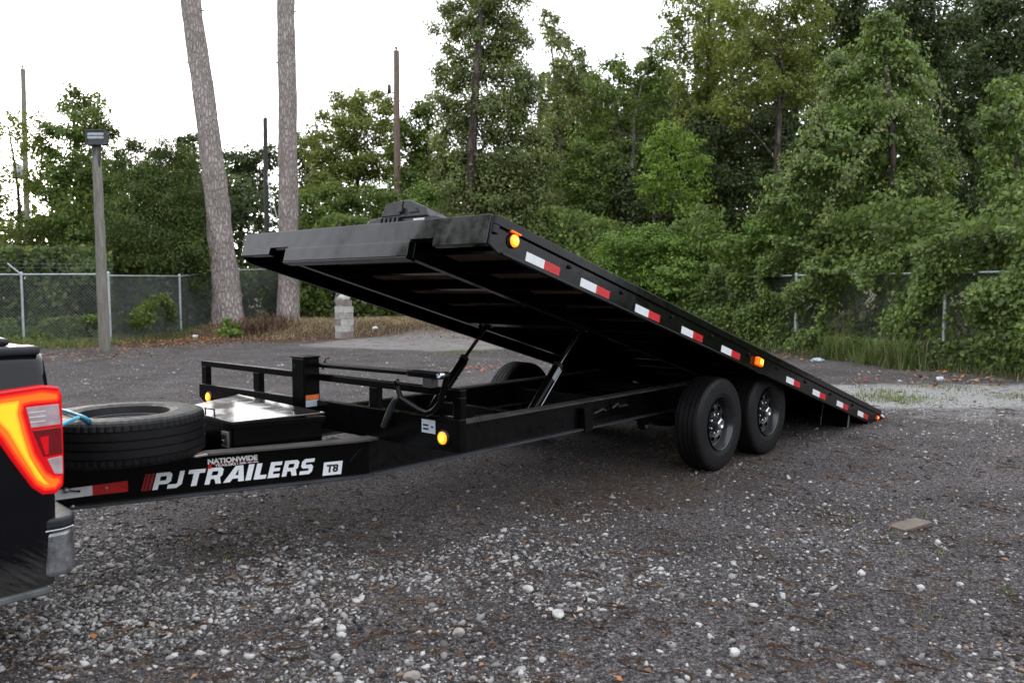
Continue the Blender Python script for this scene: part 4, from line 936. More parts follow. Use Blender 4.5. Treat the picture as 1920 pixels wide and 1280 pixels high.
# tool box between the tongue beams
bx = [(-3.86, -.30), (-3.40, -.455), (-3.40, .455), (-3.86, .30)]
tb = MB().prism([(x, y, .58) for x, y in bx], (0, 0, .205)).build('tool_box', M['paint'], TR, bevel=.006)
ld = MB().prism([(x*1.0+(.012 if x > -3.6 else -.012), y*1.03, .784+.018*(x+3.86)/.46+.017*(y+.3)/.7) for x, y in bx], (0, 0, .012)).build('lid', M['lid'], tb, bevel=.004)
MB().prism([(x+(.013 if x > -3.6 else -.013), y*1.032, .757) for x, y in bx], (0, 0, .0295)).build('lid_lip', M['paint'], tb, bevel=.002)
MB().tube([(-3.85, .02, .799), (-3.852, .02, .838), (-3.852, -.08, .838), (-3.85, -.08, .799)], .005, 8).build('lid_handle', M['hose'], tb)
lt = MB().box(-3.872, -3.858, -.255, -.185, .648, .735).build('latch', M['steel'], tb, bevel=.004)
MB().box(-3.878, -3.870, -.243, -.197, .663, .720).build('paddle', M['ink'], lt, bevel=.002)
MB().box(-3.884, -3.874, -.232, -.208, .668, .69).build('lock_cylinder', M['chrome'], lt, bevel=.002)
# stowed items near the spare
q = on(374, 853, 2, .67); pl = MB().box(q[0]-.035, q[0]+.035, q[1]-.02, q[1]+.05, .664, .676).build('tongue_plate', M['steel'], TR, bevel=.003)
MB().box(q[0]-.036, q[0]+.034, q[1]+.012, q[1]+.022, .6765, .6775).build('warning_stripe', M['orange'], pl)
# hydraulic hose and chain guides
MB().tube([(-3.38, -.35, .60), (-3.3, -.42, .64), (-3.2, -.47, .60), (-3.1, -.48, .52)], .012, 8).build('hose', M['hose'], TR)
MB().tube([(-2.05, -.28, .50), (-2.0, -.26, .57), (-1.93, -.24, .585), (-1.8, -.25, .585), (-1.62, -.42, .575), (-1.58, -.49, .58)], .011, 8).build('hose', M['hose'], TR)
# lift cylinders
def cylinder(y):
    a = np.array([-1.70, y, .535]); b = np.array([-1.325, y, .915]); c = np.array([-1.035, y, 1.185]); e = (b-a)/np.linalg.norm(b-a)
    cy = MB().tube([a, b], .036, 20).build('lift_cylinder', M['paint'], TR)
    MB().tube([b-e*.01, b+e*.025], .040, 20).build('gland', M['hose'], cy)
    MB().tube([b, c], .0155, 16).build('piston_rod', M['rod'], cy)
    MB().tube([c-(0, .06, 0), c+(0, .06, 0)], .02, 10).build('clevis_pin', M['steel'], cy)
    for q0 in (-.055, .04): MB().box(c[0]-.05, c[0]+.05, y+q0, y+q0+.015, c[2]-.03, c[2]+.06).build('clevis_plate', M['paint'], cy)
    n_ = np.array([-e[2], 0, e[0]]); q = a+(b-a)*.80
    MB().tube([a+e*.03+n_*-.042+np.array([0, -.014, 0]), b+n_*-.04+np.array([0, -.014, 0])], .007, 8).build('hydraulic_line', M['rod'], cy)
    return cy, e
cy, e = cylinder(-.5)
ax = np.array(e); sd_ = np.array([.55, -.83, 0]); q = np.array([-1.325, -.5, .915])-ax*.07
s2 = np.cross(ax, [0, 1, 0]); 
MB().obox(q+np.array([.0, -.0375, 0])+s2*.008, ax*.055, s2*.018, np.array([0, .002, 0])).build('paper_label', M['label'], cy)
cylinder(.5)
# latch bracket and chain rack on the near rail
MB().prism([(-1.24, -.70, .43), (-1.14, -.70, .43), (-1.14, -.70, .585), (-1.25, -.70, .615)], (0, .05, 0)).build('rail_bracket', M['railpaint'], TR, bevel=.004)
rk = MB().box(-1.13, -.62, -.668, -.650, .505, .565).build('ratchet_rack', M['paint'], TR, bevel=.004)
MB().tube([(-1.10, -.675, .555), (-1.0, -.69, .58), (-.95, -.675, .56)], .010, 8).tube([(-.86, -.675, .57), (-.80, -.69, .60), (-.78, -.675, .57), (-.66, -.68, .575)], .010, 8).build('ratchet', M['ratchet'], rk)
# axles, springs, hangers
for x in (0, .896):
    MB().tube([(x, -1.0, .386), (x, 1.0, .386)], .057, 14).build('axle', M['railpaint'], TR)
    for s in (-1, 1):
        pts = [(x-.36, s*.66, .42), (x-.18, s*.66, .345), (x, s*.66, .318), (x+.18, s*.66, .345), (x+.36, s*.66, .42)]
        mb = MB()
        for k in range(4): mb.prism([(p[0]*(1) , p[1]-.03, p[2]+k*.011) for p in pts[min(k//2, 1):5-min(k//2, 1)]]+[(p[0], p[1]-.03, p[2]+k*.011+.009) for p in pts[min(k//2, 1):5-min(k//2, 1)]][::-1], (0, .06, 0))
        mb.build('leaf_spring', M['railpaint'], TR)
for x in (-.40, .448, 1.28):
    for s in (-1, 1):
        MB().prism([(x-.05, s*.66-.035, .446), (x+.06, s*.66-.035, .446), (x+.03, s*.66-.035, .345), (x-.02, s*.66-.035, .345)], (0, .07, 0)).build('spring_hanger', M['railpaint'], TR, bevel=.003)
        MB().lathe([(-.045, .014), (.045, .014), (.046, .001)], (x, s*.66, .368), 'Y', 8).build('hanger_bolt', M['steel'], TR)
for x in (0, .896):
    for s in (-1, 1):
        c = (x, s*1.045, .386); wl = MB().lathe([(-.11, .16), (.02, .16)], (c[0], c[1]-s*.06, c[2]), 'Y', 24).build('wheel', M['railpaint'], TR)
        wheel_parts(wl, c, s)

# ---------------------------------------------------------------- tilted deck (local frame: x runs rearward from the tail tip)
TH = .275
dk = MB().prism([(-1.05, -1.26, -.004), (-.36, -1.26, -.004), (-.05, -1.26, -.05), (-.05, -1.26, -.06), (-.36, -1.26, -.012), (-1.05, -1.26, -.012)], (0, 2.52, 0))
DK = dk.build('deck', M['deckpaint'], TR)
DK.location = (3.8852, 0, .0097); DK.rotation_euler = (0, TH, 0); ORG[DK] = Vector((0, 0, 0))
prof = [(-6.99, -.002), (-.34, -.002), (-.02, -.045), (-.02, -.075), (-.6, -.195), (-6.90, -.195), (-6.985, -.165)]
for s in (-1, 1):
    MB().prism([(x, s*1.262, z) for x, z in prof], (0, s*.016, 0)).build('side_rail', M['deckpaint'], DK, bevel=.003)
    MB().box(-6.985, -.36, min(s*1.2785, s*1.297), max(s*1.2785, s*1.297), -.052, .0).build('rub_strip', M['deckpaint'], DK, bevel=.003)
    MB().box(-6.88, -.62, min(s*1.2785, s*1.293), max(s*1.2785, s*1.293), -.195, -.180).build('side_rail_lip', M['deckpaint'], DK, bevel=.003)
# front beam with two notches in its lower edge
fpoly = [(-1.262, -.165), (-.835, -.165), (-.83, -.118), (-.632, -.118), (-.632, -.165), (.66, -.165), (.66, -.118), (.88, -.118), (.885, -.165), (1.262, -.165), (1.262, .004), (-1.262, .004)]
MB().prism([(-6.995, y, z) for y, z in fpoly], (.05, 0, 0)).build('front_beam', M['front'], DK, bevel=.004)
MB().box(-7.004, -6.962, -.634, .668, -.222, -.128).build('front_channel', M['front'], DK, bevel=.004)
MB().box(-7.004, -6.93, -.634, .668, -.2345, -.2225).build('channel_lip', M['deckpaint'], DK, bevel=.002)
for s in (-1, 1):
    MB().box(-6.955, -.75, s*.61-.03, s*.61+.03, -.222, -.124).build('deck_sill', M['deckpaint'], DK, bevel=.004)
x = -6.72; k = 0
while x < -.7:
    MB().box(x-.025, x+.025, -1.26, 1.26, -.122, -.046).build('crossmember', M['deckpaint'], DK)
    x += .41; k += 1
x0, x1 = -6.943, -1.05; wd = 2.52/13
pm = None
for i in range(13):
    y = -1.26+wd*(i+.5)
    if pm is None:
        pk = MB().box(x0, x1, -wd/2+.003, wd/2-.003, -.045, -.004).build('plank', M['plank'], DK, local=True); pm = pk.data; pk.location = (0, y, 0)
    else:
        pk = bpy.data.objects.new('plank', pm); COL.objects.link(pk); pk.parent = DK; pk.location = (0, y, 0)
MB().box(-5.2, -5.1, -.58, .58, -.22, -.13).build('lift_cross_tube', M['deckpaint'], DK, bevel=.004)
# reflective strips along the near side
tl = [(6.678, 6.36), (6.145, 5.826), (5.515, 5.194), (4.885, 4.562), (4.25, 3.92), (2.975, 2.66), (2.345, 2.015), (1.70, 1.37), (1.07, .74)]
for a, b in tl:
    m_ = a-(a-b)*.53
    for (c, d, mt) in ((a, m_, 'tapew'), (m_, b, 'red')):
        MB().box(-c, -d, -1.2797, -1.2784, -.165, -.112).build('reflective_strip', M[mt], DK)
        if mt == 'tapew':      # the same strips along the far side
            pass
for (c, d, mt) in ((.355, .20, 'tapew'), (.20, .03, 'red')):
    MB().prism([(-c, -1.2784, -.018-.06*(.355-c)-.002), (-d, -1.2784, -.018-.09*(.355-d)-.002), (-d, -1.2784, -.048-.08*(.355-d)), (-c, -1.2784, -.052-.06*(.355-c))], (0, -.0013, 0)).build('reflective_strip', M[mt], DK)
for a, b in tl[:3]:
    pass
# studs and rope hooks on the side rail
for L in (6.28, 5.70, 5.05, 4.44, 3.78, 3.2, 2.55, 1.9, 1.25):
    MB().lathe([(0, .013), (-s*0-.012, .012), (-.014, .006), (-.014, .001)], (-L, -1.279, -.085), 'Y', 10).build('stud', M['railpaint'], DK)
# lamps on the deck edge
l = MB().lathe([(0, .042), (-.012, .042), (-.016, .036)], (-6.81, -1.279, -.093), 'Y', 24).build('marker_light', M['bplastic'], DK)
MB().lathe([(-.012, .037), (-.022, .034), (-.027, .024)], (-6.81, -1.279, -.093), 'Y', 24).build('lens', M['amber'], DK)
MB().lathe([(-.0265, .025), (-.030, .014), (-.030, .001)], (-6.81, -1.279, -.093), 'Y', 24).build('lamp_glow', M['amberhot'], DK)
MB().box(-6.855, -6.77, -1.305, -1.279, -.052, -.044).build('lamp_visor', M['amberlens'], DK, bevel=.002)
MB().box(-3.655, -3.545, -1.315, -1.279, -.145, -.075).build('marker_light', M['amberlens'], DK, bevel=.010, seg=3)
MB().box(-3.615, -3.565, -1.320, -1.3155, -.132, -.088).build('lamp_glow', M['amberhot'], DK, bevel=.002)
MB().box(-.450, -.405, -1.290, -1.279, -.108, -.072).build('marker_light', M['redlamp'], DK, bevel=.004, seg=2)
MB().box(-.435, -.418, -1.2925, -1.2905, -.098, -.082).build('lamp_glow', M['amberhot'], DK)
MB().box(-6.985, -6.945, -1.296, -1.279, -.10, -.053).build('corner_clip', M['deckpaint'], DK, bevel=.003)
# skid feet under the tail
for s in (-1, 1):
    f = MB().box(-1.245, -1.235, min(s*.97, s*1.25), max(s*.97, s*1.25), -.33, -.10); f.build('skid_foot', M['deckpaint'], DK)
    for yy in (.965, 1.25): MB().box(-1.252, -1.236, min(s*yy, s*(yy+.008)), max(s*yy, s*(yy+.011)), -.33, -.10).build('skid_cheek', M['steel'], DK)

# ---------------------------------------------------------------- writing on the tongue
o0 = np.array([-3.2, -.686, 0]); td = np.array([-.93331, .35907, 0]); tn = np.array([-.35907, -.93331, 0])
tb_c = np.array([-3.40, -(YR-.055), 0]); tip = np.array([-4.70, -(YR-.385*1.48), 0]); td = (tip-tb_c)/np.linalg.norm(tip-tb_c); tn = np.array([td[1], -td[0], 0]); tn = tn if tn[1] < 0 else -tn
def tface(s, z, off=.0065):
    """point on the outer face of the near tongue web: s metres forward of the bend"""
    base = np.array([-3.2, -.686, 0]); base = base-tn*np.dot(base-tb_c, tn)
    return base+td*s+tn*off+np.array([0, 0, z])
EX = -td
def tdecal(name, poly_s_z, mat, off=.0068): 
    mb = MB().prism([tface(s, z, off) for s, z in poly_s_z], tn*.0008); return mb.build(name, mat, TR)
DZ = -.008
H0, H1 = .499+DZ, .584+DZ; SH = .022
# letters: (char, s at lower left, width)
lay = [('P', 150, 125), ('J', 258, 106), ('T', 397, 128), ('R', 545, 125), ('A', 708, 150), ('I', 868, 46), ('L', 935, 100), ('E', 1050, 96), ('R', 1168, 125), ('S', 1318, 106)]
kx = (1.172-.366)/(1424-150)
for chh, left, ww in lay:
    cw, loops = GL[chh]; ww *= kx
    me = curve_mesh('letter', [[(p[0]*ww+p[1]*SH, p[1]*(H1-H0)) for p in lp] for lp in loops], .0005)
    stick('letter', me, M['white'], TR, frame(tface(1.172-(left-150)*kx, H0, .0072), EX, (0, 0, 1)))
for k, (s0, wdt) in enumerate(((1.224, .010), (1.210, .012), (1.193, .014))):
    tdecal('red_stripe', [(s0, H0), (s0-wdt, H0), (s0-wdt-SH, H1), (s0-SH, H1)], M['stripe'])
tdecal('model_plate', [(.305, .481+DZ), (.200, .481+DZ), (.190, .555+DZ), (.295, .555+DZ)], M['white'])
me = fit(text_mesh('model_mark', 'T8', .06, .0026, .15), .0, .066, 0, .044); stick('model_mark', me, M['ink'], TR, frame(tface(.281, .496+DZ, .0082), EX, (0, 0, 1)))
me = fit(text_mesh('dealer_name', 'NATIONWIDE', .04, .0020), 0, .252, 0, .0285); stick('dealer_name', me, M['tapew'], TR, frame(tface(.903, .604+DZ, .0072), EX, (0, 0, 1)))
me = fit(text_mesh('dealer_line', 'TRAILERS', .02, .0004), 0, .105, 0, .0125); stick('dealer_line', me, M['tapew'], TR, frame(tface(.868, .588+DZ, .0090), EX, (0, 0, 1)))
me = fit(text_mesh('dealer_line', '1-888-', .02, .0003), 0, .050, 0, .0105); stick('dealer_line', me, M['tapew'], TR, frame(tface(.757, .590+DZ, .0090), EX, (0, 0, 1)))
for s0, s1 in ((.703, .682), (.677, .648)):      # the rest of the number is too blurred to read
    tdecal('blurred_print', [(s0, .5915+DZ), (s1, .5915+DZ), (s1, .5985+DZ), (s0, .5985+DZ)], M['label'], .0088)
tdecal('red_underline', [(.90, .5995+DZ), (.652, .6005+DZ), (.652, .6025+DZ), (.90, .6025+DZ)], M['red'])
tdecal('red_star', [(.905, .585+DZ), (.893, .58+DZ), (.882, .585+DZ), (.888, .600+DZ), (.899, .600+DZ)], M['red'], .0088)
tdecal('reflective_strip', [(1.62, .490), (1.442, .496), (1.442, .545), (1.62, .538)], M['tapew'])
tdecal('reflective_strip', [(1.442, .496), (1.283, .497), (1.283, .553), (1.442, .545)], M['red'])
c = tface(1.381, .526, .0076); MB().lathe([(0, .008), (.004, .006), (.005, .001)], (0, 0, 0), 'Z', 10).xf(frame(c, EX, (0, 0, 1))).build('rivet', M['steel'], TR)
# weld gusset where tongue meets the frame
MB().tube([tface(.075, .615, .004), tface(.150, .535, .004)], .006, 6).build('weld_bead', M['railpaint'], TR)
# break-away ball on a pin by the coupler
g = tface(1.555, .54, .03)
bb = MB().lathe([(-.016, .001), (-.013, .010), (0, .016), (.013, .010), (.016, .001)], tuple(g), 'Z', 14).build('hitch_pin', M['steel'], TR)
MB().tube([g, g+EX*.05+np.array([0, 0, -.012])], .004, 6).lathe([(-.008, .001), (0, .008), (.008, .001)], tuple(g+EX*.055+np.array([0, 0, -.012])), 'Z', 10).build('pin_knob', M['hose'], bb)

# ---------------------------------------------------------------- spare tyre, rope, winch
SC = (-4.366, -.126, .782)
sp = empty('spare_tire', (SC[0], SC[1], .664), 'spare trailer tire lying flat on the tongue behind the truck', 'tire')
prof, mod = tyre_mesh(.386, .232, .208, lat=.014)
ty = MB().lathe([(a, r) for a, r in prof], SC, 'Z', 198, mod, smooth=False); ty.build('tyre', M['rubber'], sp)
MB().lathe([(.118*.6, .212), (.07, .204), (.05, .196), (.0, .19), (-.03, .17), (-.05, .14), (-.05, .05)], SC, 'Z', 48).build('rim', M['rim'], sp)
dpth = 4.05
rp = [on(u, v, 2, .91) for u, v in ((96, 764), (118, 769), (138, 775), (153, 780))]+[at(166, 788, 3.80), at(168, 800, 3.86)]
rq = [on(u, v, 2, .912) for u, v in ((98, 805), (117, 796), (133, 788), (147, 782), (158, 782))]+[at(168, 789, 3.84), at(171, 800, 3.9)]
mb = MB().tube(rp, .0095, 8).tube(rq, .0095, 8); o = mb.build('blue_rope', M['blue'], None, tuple(rp[0])); tag(o, 'bright blue rope looped over the spare tire edge', 'rope')
# moulded winch case on the raised deck
wo = Vector((3.8852, 0, .0097))+Matrix.Rotation(TH, 3, 'Y') @ Vector((-6.74, -.38, .002))
wo = wo+Vector((.005, 0, .022)); wn = empty('winch_case', tuple(wo), 'black moulded winch case on the front edge of the raised deck', 'winch'); wn.rotation_euler = (0, TH, 0); ORG[wn] = Vector((0, 0, 0))
b = MB().prism([(-.14, .36, 0), (-.14, .345, .05), (-.14, .25, .066), (-.14, -.30, .05), (-.14, -.37, .03), (-.14, -.40, 0)], (.30, 0, 0)).build('base', M['bplastic'], wn, bevel=.008, local=True)
b = MB().prism([(-.15, .215, .045), (-.15, .175, .152), (-.15, .01, .166), (-.15, -.05, .160), (-.15, -.20, .105), (-.15, -.245, .045)], (.27, 0, 0)).build('cover', M['bplastic'], wn, bevel=.008, local=True)
MB().prism([(-.156, .205, .060), (-.156, .165, .146), (-.156, .015, .157), (-.156, .02, .064)], (.006, 0, 0)).build('cover_panel', M['plastic'], wn, bevel=.002, local=True)
for k in range(5): MB().box(-.166, -.14, .18-k*.042, .20-k*.042, .008, .045).build('rib', M['ink'], wn, local=True)
MB().box(-.172, -.150, -.01, .02, .075, .110).build('latch', M['ink'], wn, bevel=.003, local=True)
MB().prism([(-.157, -.06, .075), (-.157, -.05, .12), (-.157, -.12, .105), (-.157, -.15, .075)], (.004, 0, 0)).build('grip_recess', M['ink'], wn, local=True)
MB().box(-.156, -.14, -.22, -.12, .012, .032).build('maker_plate', M['steel'], wn, bevel=.002, local=True)

# ---------------------------------------------------------------- pickup truck
def truck_mats():
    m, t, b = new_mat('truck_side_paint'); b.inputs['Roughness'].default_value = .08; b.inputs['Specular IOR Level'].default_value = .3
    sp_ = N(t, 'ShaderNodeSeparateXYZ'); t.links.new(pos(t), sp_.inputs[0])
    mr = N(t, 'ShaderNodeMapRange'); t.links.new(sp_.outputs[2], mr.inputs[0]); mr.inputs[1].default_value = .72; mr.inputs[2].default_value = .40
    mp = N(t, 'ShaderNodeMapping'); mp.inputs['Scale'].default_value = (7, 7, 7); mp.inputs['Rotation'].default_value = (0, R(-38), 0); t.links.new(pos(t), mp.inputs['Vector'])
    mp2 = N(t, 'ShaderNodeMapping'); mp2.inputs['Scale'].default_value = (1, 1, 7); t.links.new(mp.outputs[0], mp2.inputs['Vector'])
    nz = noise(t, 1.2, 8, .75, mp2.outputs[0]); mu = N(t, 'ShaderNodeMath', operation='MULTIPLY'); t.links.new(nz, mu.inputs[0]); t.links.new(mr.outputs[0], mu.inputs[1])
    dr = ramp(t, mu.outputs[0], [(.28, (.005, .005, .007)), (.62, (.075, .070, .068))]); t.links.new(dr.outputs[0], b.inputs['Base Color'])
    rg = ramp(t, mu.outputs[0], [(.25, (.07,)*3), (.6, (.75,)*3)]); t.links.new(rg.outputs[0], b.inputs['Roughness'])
    return m
M['truckside'] = truck_mats()
TK = empty('pickup_truck', (-8.0, 0, 0), 'black pickup truck at the left edge with its brake light lit', 'pickup truck')
def side_panel(s):
    xs = [-6.72, -6.3, -5.8, -5.4, -5.1, -5.03, -5.0, -4.988]; inset = [0, 0, 0, 0, 0, .004, .014, .035]
    zs = [(.375, .965), (.42, .985), (.55, 1.0), (.75, 1.008), (.95, 1.004), (1.08, .99), (1.13, .984), (1.18, .968), (1.235, .945), (1.262, .915), (1.268, .86)]
    vs = []; 
    for x, ins in zip(xs, inset):
        for z, y in zs: vs.append((x, s*(y-ins), z+(.012 if z < .4 else 0)*0))
    n = len(zs); fs = []
    for i in range(len(xs)-1):
        for k in range(n-1):
            xm = (xs[i]+xs[i+1])/2
            fs.append((i*n+k, i*n+k+1, (i+1)*n+k+1, (i+1)*n+k))
    mb = MB().add(vs, fs, True); rear = [len(mb.v)]
    e = [(xs[-1], s*(y-.035), z) for z, y in zs]; inner = [(xs[-1], s*.78, z) for z, y in zs]
    mb.add(e+inner, [(k, k+1, n+k+1, n+k) for k in range(n-1)])
    return mb.build('bed_side', M['truckside'], TK)
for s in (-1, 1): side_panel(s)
for s in (-1, 1): MB().box(-6.70, -5.02, min(s*.93, s*.985), max(s*.93, s*.985), .350, .376).build('lower_trim', M['sill'], TK, bevel=.006)
# wheel arch lip, rear wheels, tailgate, bed floor, cover
MB().box(-5.03, -4.99, -.80, .80, .62, 1.255).build('tailgate', M['truck'], TK, bevel=.015)
MB().box(-6.75, -5.04, -.78, .78, .72, .78).build('bed_floor', M['plastic'], TK)
for s in (-1, 1):
    MB().box(-6.72, -5.0, min(s*.80, s*.925), max(s*.80, s*.925), 1.262, 1.296).build('bed_rail_cap', M['plastic'], TK, bevel=.012, seg=3)
    MB().box(-6.7, -5.02, min(s*.78, s*.80), max(s*.78, s*.80), .78, 1.26).build('bed_inner', M['plastic'], TK)
MB().box(-6.70, -5.085, -.86, .86, 1.297, 1.327).build('bed_cover', M['bplastic'], TK, bevel=.012, seg=3)
MB().box(-5.06, -4.99, -.80, .80, 1.256, 1.290).build('tailgate_cap', M['plastic'], TK, bevel=.01)
def tail_light(s):
    pts = lambda L, y: [(on(u, v, 1, -1.0)[0], s*y, on(u, v, 1, -1.0)[2]) for u, v in L]
    lens = [(-62, 748), (0, 733), (76, 722), (108, 724), (114, 740), (116, 800), (118, 880), (117, 908), (103, 924), (78, 926), (58, 913), (18, 860), (-10, 820), (-62, 768)]
    tl_ = MB().prism(pts(lens, .95), (0, s*.064, 0)).build('tail_light', M['redlens'], TK, bevel=.007, seg=3)
    cpl = [(-45, 757), (0, 742.5), (76, 730), (106, 733), (109, 746), (104, 752), (55, 756), (42, 760), (40, 773), (50.6, 811), (63, 849), (84, 882.6), (99, 891), (112, 891), (112, 904), (101, 916), (80, 918), (63, 908), (25, 857), (0, 819), (-45, 772)]
    c2 = [(-40, 760), (0, 749), (76, 736.5), (101, 739), (102, 744), (54, 749), (38, 754), (33.5, 774), (44, 812), (57, 851), (79, 888), (98, 898), (106, 898), (104, 904), (98, 909.5), (82, 911), (68, 902), (32, 852), (6, 812), (-38, 767)]
    c3 = [(-30, 763), (0, 755), (32, 750.5), (28, 774), (38, 813), (51, 854), (73, 893), (84, 902), (88, 906), (80, 906), (66, 896), (36, 848), (12, 808), (-26, 768)]
    def inset(poly, d):
        a = np.array(poly, float); out_ = []; n_ = len(a)
        area = sum(a[q][0]*a[(q+1) % n_][1]-a[(q+1) % n_][0]*a[q][1] for q in range(n_)); sg = 1 if area > 0 else -1
        for q in range(n_):
            e1 = a[q]-a[q-1]; e2 = a[(q+1) % n_]-a[q]; e1 /= np.linalg.norm(e1); e2 /= np.linalg.norm(e2)
            n1 = np.array([-e1[1], e1[0]])*sg; n2 = np.array([-e2[1], e2[0]])*sg; b_ = n1+n2; b_ /= max(.6, np.linalg.norm(b_)); out_.append(tuple(a[q]+b_*d/max(.55, b_@n1)))
        return out_
    for k, (d_, colr, st) in enumerate(((0, (1, .008, .010), .40), (1.6, (1, .018, .008), .48), (3.0, (1, .035, .006), .48), (4.4, (1, .075, .006), .5), (5.8, (1, .13, .008), .52))):
        M['tg%d' % k] = M.get('tg%d' % k) or glow('tail_light_guide_%d' % k, colr, st, (.6, .03, .01))
        MB().prism(pts(inset(cpl, d_), 1.0), (0, s*(.0165+.0012*k), 0)).build('light_guide', M['tg%d' % k], tl_)
    for k, (d_, colr) in enumerate(((-.5, (1, .19, .008)), (1.6, (1, .26, .010)), (3.8, (1, .36, .012)))):
        M['th%d' % k] = M.get('th%d' % k) or glow('tail_light_core_%d' % k, colr, .62, (.7, .2, .02))
        MB().prism(pts(inset(c3, d_), 1.0), (0, s*(.0226+.0008*k), 0)).build('light_guide', M['th%d' % k], tl_)
    MB().prism(pts([(46, 763), (107, 756), (111, 794), (56, 801)], 1.0), (0, s*.0165, 0)).build('reverse_lens', M['clear'], tl_, bevel=.002)
    for k in range(3):
        v = 772+k*9; MB().prism(pts([(50+k*2, v), (82, v-3.5), (82, v-2), (50+k*2, v+1.5)], 1.0), (0, s*.0175, 0)).build('lens_rib', M['tapew'], tl_)
    MB().prism(pts([(58, 806), (112, 799), (114, 849), (79, 855)], 1.0), (0, s*.0165, 0)).build('turn_lens', M['darkred'], tl_, bevel=.002)
    MB().prism(pts([(72, 819), (88, 815), (88, 850), (82, 851)], 1.0), (0, s*.0175, 0)).build('turn_lens', M['redlens'], tl_)
    MB().prism(pts([(86, 859), (114, 853), (115, 887), (100, 887)], 1.0), (0, s*.0165, 0)).build('reverse_lens', M['clear'], tl_, bevel=.002)
for s in (-1, 1): tail_light(s)
# bumper: moulded step pad above a dirty chrome bar, wrapped round the corners
bp_ = MB(); out = []
def wrap(z0, z1, grow=0., fr=0.):
    plan = [(-5.036, -.965), (-5.036, -1.0-grow), (-4.975, -1.006-grow), (-4.93+grow, -.985), (-4.905+grow, -.93), (-4.885+grow, -.6), (-4.885+grow, .6), (-4.905+grow, .93), (-4.93+grow, .985), (-4.975, 1.006+grow), (-5.036, 1.0+grow), (-5.036, .965), (-5.0, .9), (-5.0, -.9)]
    return MB().prism([(x, y, z0) for x, y in plan], (0, 0, z1-z0))
wrap(.598, .640).build('step_pad', M['plastic'], TK, bevel=.012, seg=3)
wrap(.412, .592, -.004).build('bumper', M['bumper'], TK, bevel=.02, seg=3)
wrap(.5915, .5985, .001).build('bumper_trim', M['chrome'], TK, bevel=.002)
MB().box(-5.3, -4.96, -.5, .5, .45, .55).build('hitch_frame', M['plastic'], TK)
MB().box(-4.99, -4.80, -.035, .035, .44, .47).build('drawbar', M['steel'], TK, bevel=.003)
# rest of the truck, outside the picture to the left
MB().prism([(-6.76, 0, .40), (-6.76, 0, 1.27), (-6.95, 0, 1.88), (-8.4, 0, 1.92), (-9.25, 0, 1.33), (-10.6, 0, 1.22), (-10.75, 0, .95), (-10.72, 0, .40)], (0, .93, 0)).prism([(-6.76, -.93, .40), (-6.76, -.93, 1.27), (-6.95, -.93, 1.88), (-8.4, -.93, 1.92), (-9.25, -.93, 1.33), (-10.6, -.93, 1.22), (-10.75, -.93, .95), (-10.72, -.93, .40)], (0, .93, 0)).build('cab', M['truck'], TK, bevel=.05, seg=3)
for s in (-1, 1):
    MB().prism([(-6.98, s*.925, 1.33), (-7.08, s*.925, 1.78), (-7.75, s*.925, 1.82), (-7.75, s*.925, 1.33)], (0, s*.015, 0)).build('side_window', M['glass'], TK)
    MB().prism([(-7.82, s*.925, 1.33), (-7.82, s*.925, 1.82), (-8.35, s*.925, 1.82), (-9.0, s*.925, 1.36)], (0, s*.015, 0)).build('side_window', M['glass'], TK)
    for x in (-6.05, -9.75):
        prof, mod = tyre_mesh(.40, .27, .22); wl = MB().lathe(prof, (x, s*.90, .40), 'Y', 72).build('wheel', M['rubber'], TK)
        MB().lathe([(s*.10, .225), (s*.08, .21), (s*.05, .18), (s*.06, .06), (s*.08, .001)], (x, s*.90, .40), 'Y', 40).build('rim', M['steel'], wl)

# ---------------------------------------------------------------- stones and litter on the yard
def world_uv(s, u): 
    l = (u-960)*s/FPX; return CAM[0]+FH[0]*s+LH[0]*l, CAM[1]+FH[1]*s+LH[1]*l
ICO = np.array([(0, 0, 1), (.894, 0, .447), (.276, .851, .447), (-.724, .526, .447), (-.724, -.526, .447), (.276, -.851, .447), (.724, .526, -.447), (-.276, .851, -.447), (-.894, 0, -.447), (-.276, -.851, -.447), (.724, -.526, -.447), (0, 0, -1)])
ICF = [(0, 1, 2), (0, 2, 3), (0, 3, 4), (0, 4, 5), (0, 5, 1), (1, 6, 2), (2, 6, 7), (2, 7, 3), (3, 7, 8), (3, 8, 4), (4, 8, 9), (4, 9, 5), (5, 9, 10), (5, 10, 1), (1, 10, 6), (6, 11, 7), (7, 11, 8), (8, 11, 9), (9, 11, 10), (10, 11, 6)]
OCT = np.array([(1, 0, 0), (0, 1, 0), (-1, 0, 0), (0, -1, 0), (0, 0, 1), (0, 0, -1.)]); OCF = [(0, 1, 4), (1, 2, 4), (2, 3, 4), (3, 0, 4), (1, 0, 5), (2, 1, 5), (3, 2, 5), (0, 3, 5)]
def rocks(name, label, X, Y, S, mat, base, faces, flat=(.45, .85), sink=.3, cat='gravel'):
    n = len(X); V = base[None]*(1+rng.normal(size=(n, len(base), 3))*.2)
    sc = np.column_stack([S*rng.uniform(.7, 1.3, n), S*rng.uniform(.6, 1.0, n), S*rng.uniform(*flat, n)]); V = V*sc[:, None, :]
    a = rng.uniform(0, 2*math.pi, n); c, s = np.cos(a)[:, None], np.sin(a)[:, None]; tilt = rng.normal(size=(n, 1))*.35
    x = V[..., 0]*c-V[..., 1]*s; y = V[..., 0]*s+V[..., 1]*c; z = V[..., 2]+V[..., 0]*tilt
    Z = gz(X, Y)+sc[:, 2]*(1-2*sink)*.7
    V = np.stack([x+X[:, None], y+Y[:, None], z+Z[:, None]], -1)
    me = tri_mesh(name, V-np.array([X[0], Y[0], 0]), faces); me.materials.append(mat); o = link(name, me, None, (float(X[0]), float(Y[0]), 0.)); tag(o, label, cat, kind='stuff'); return o
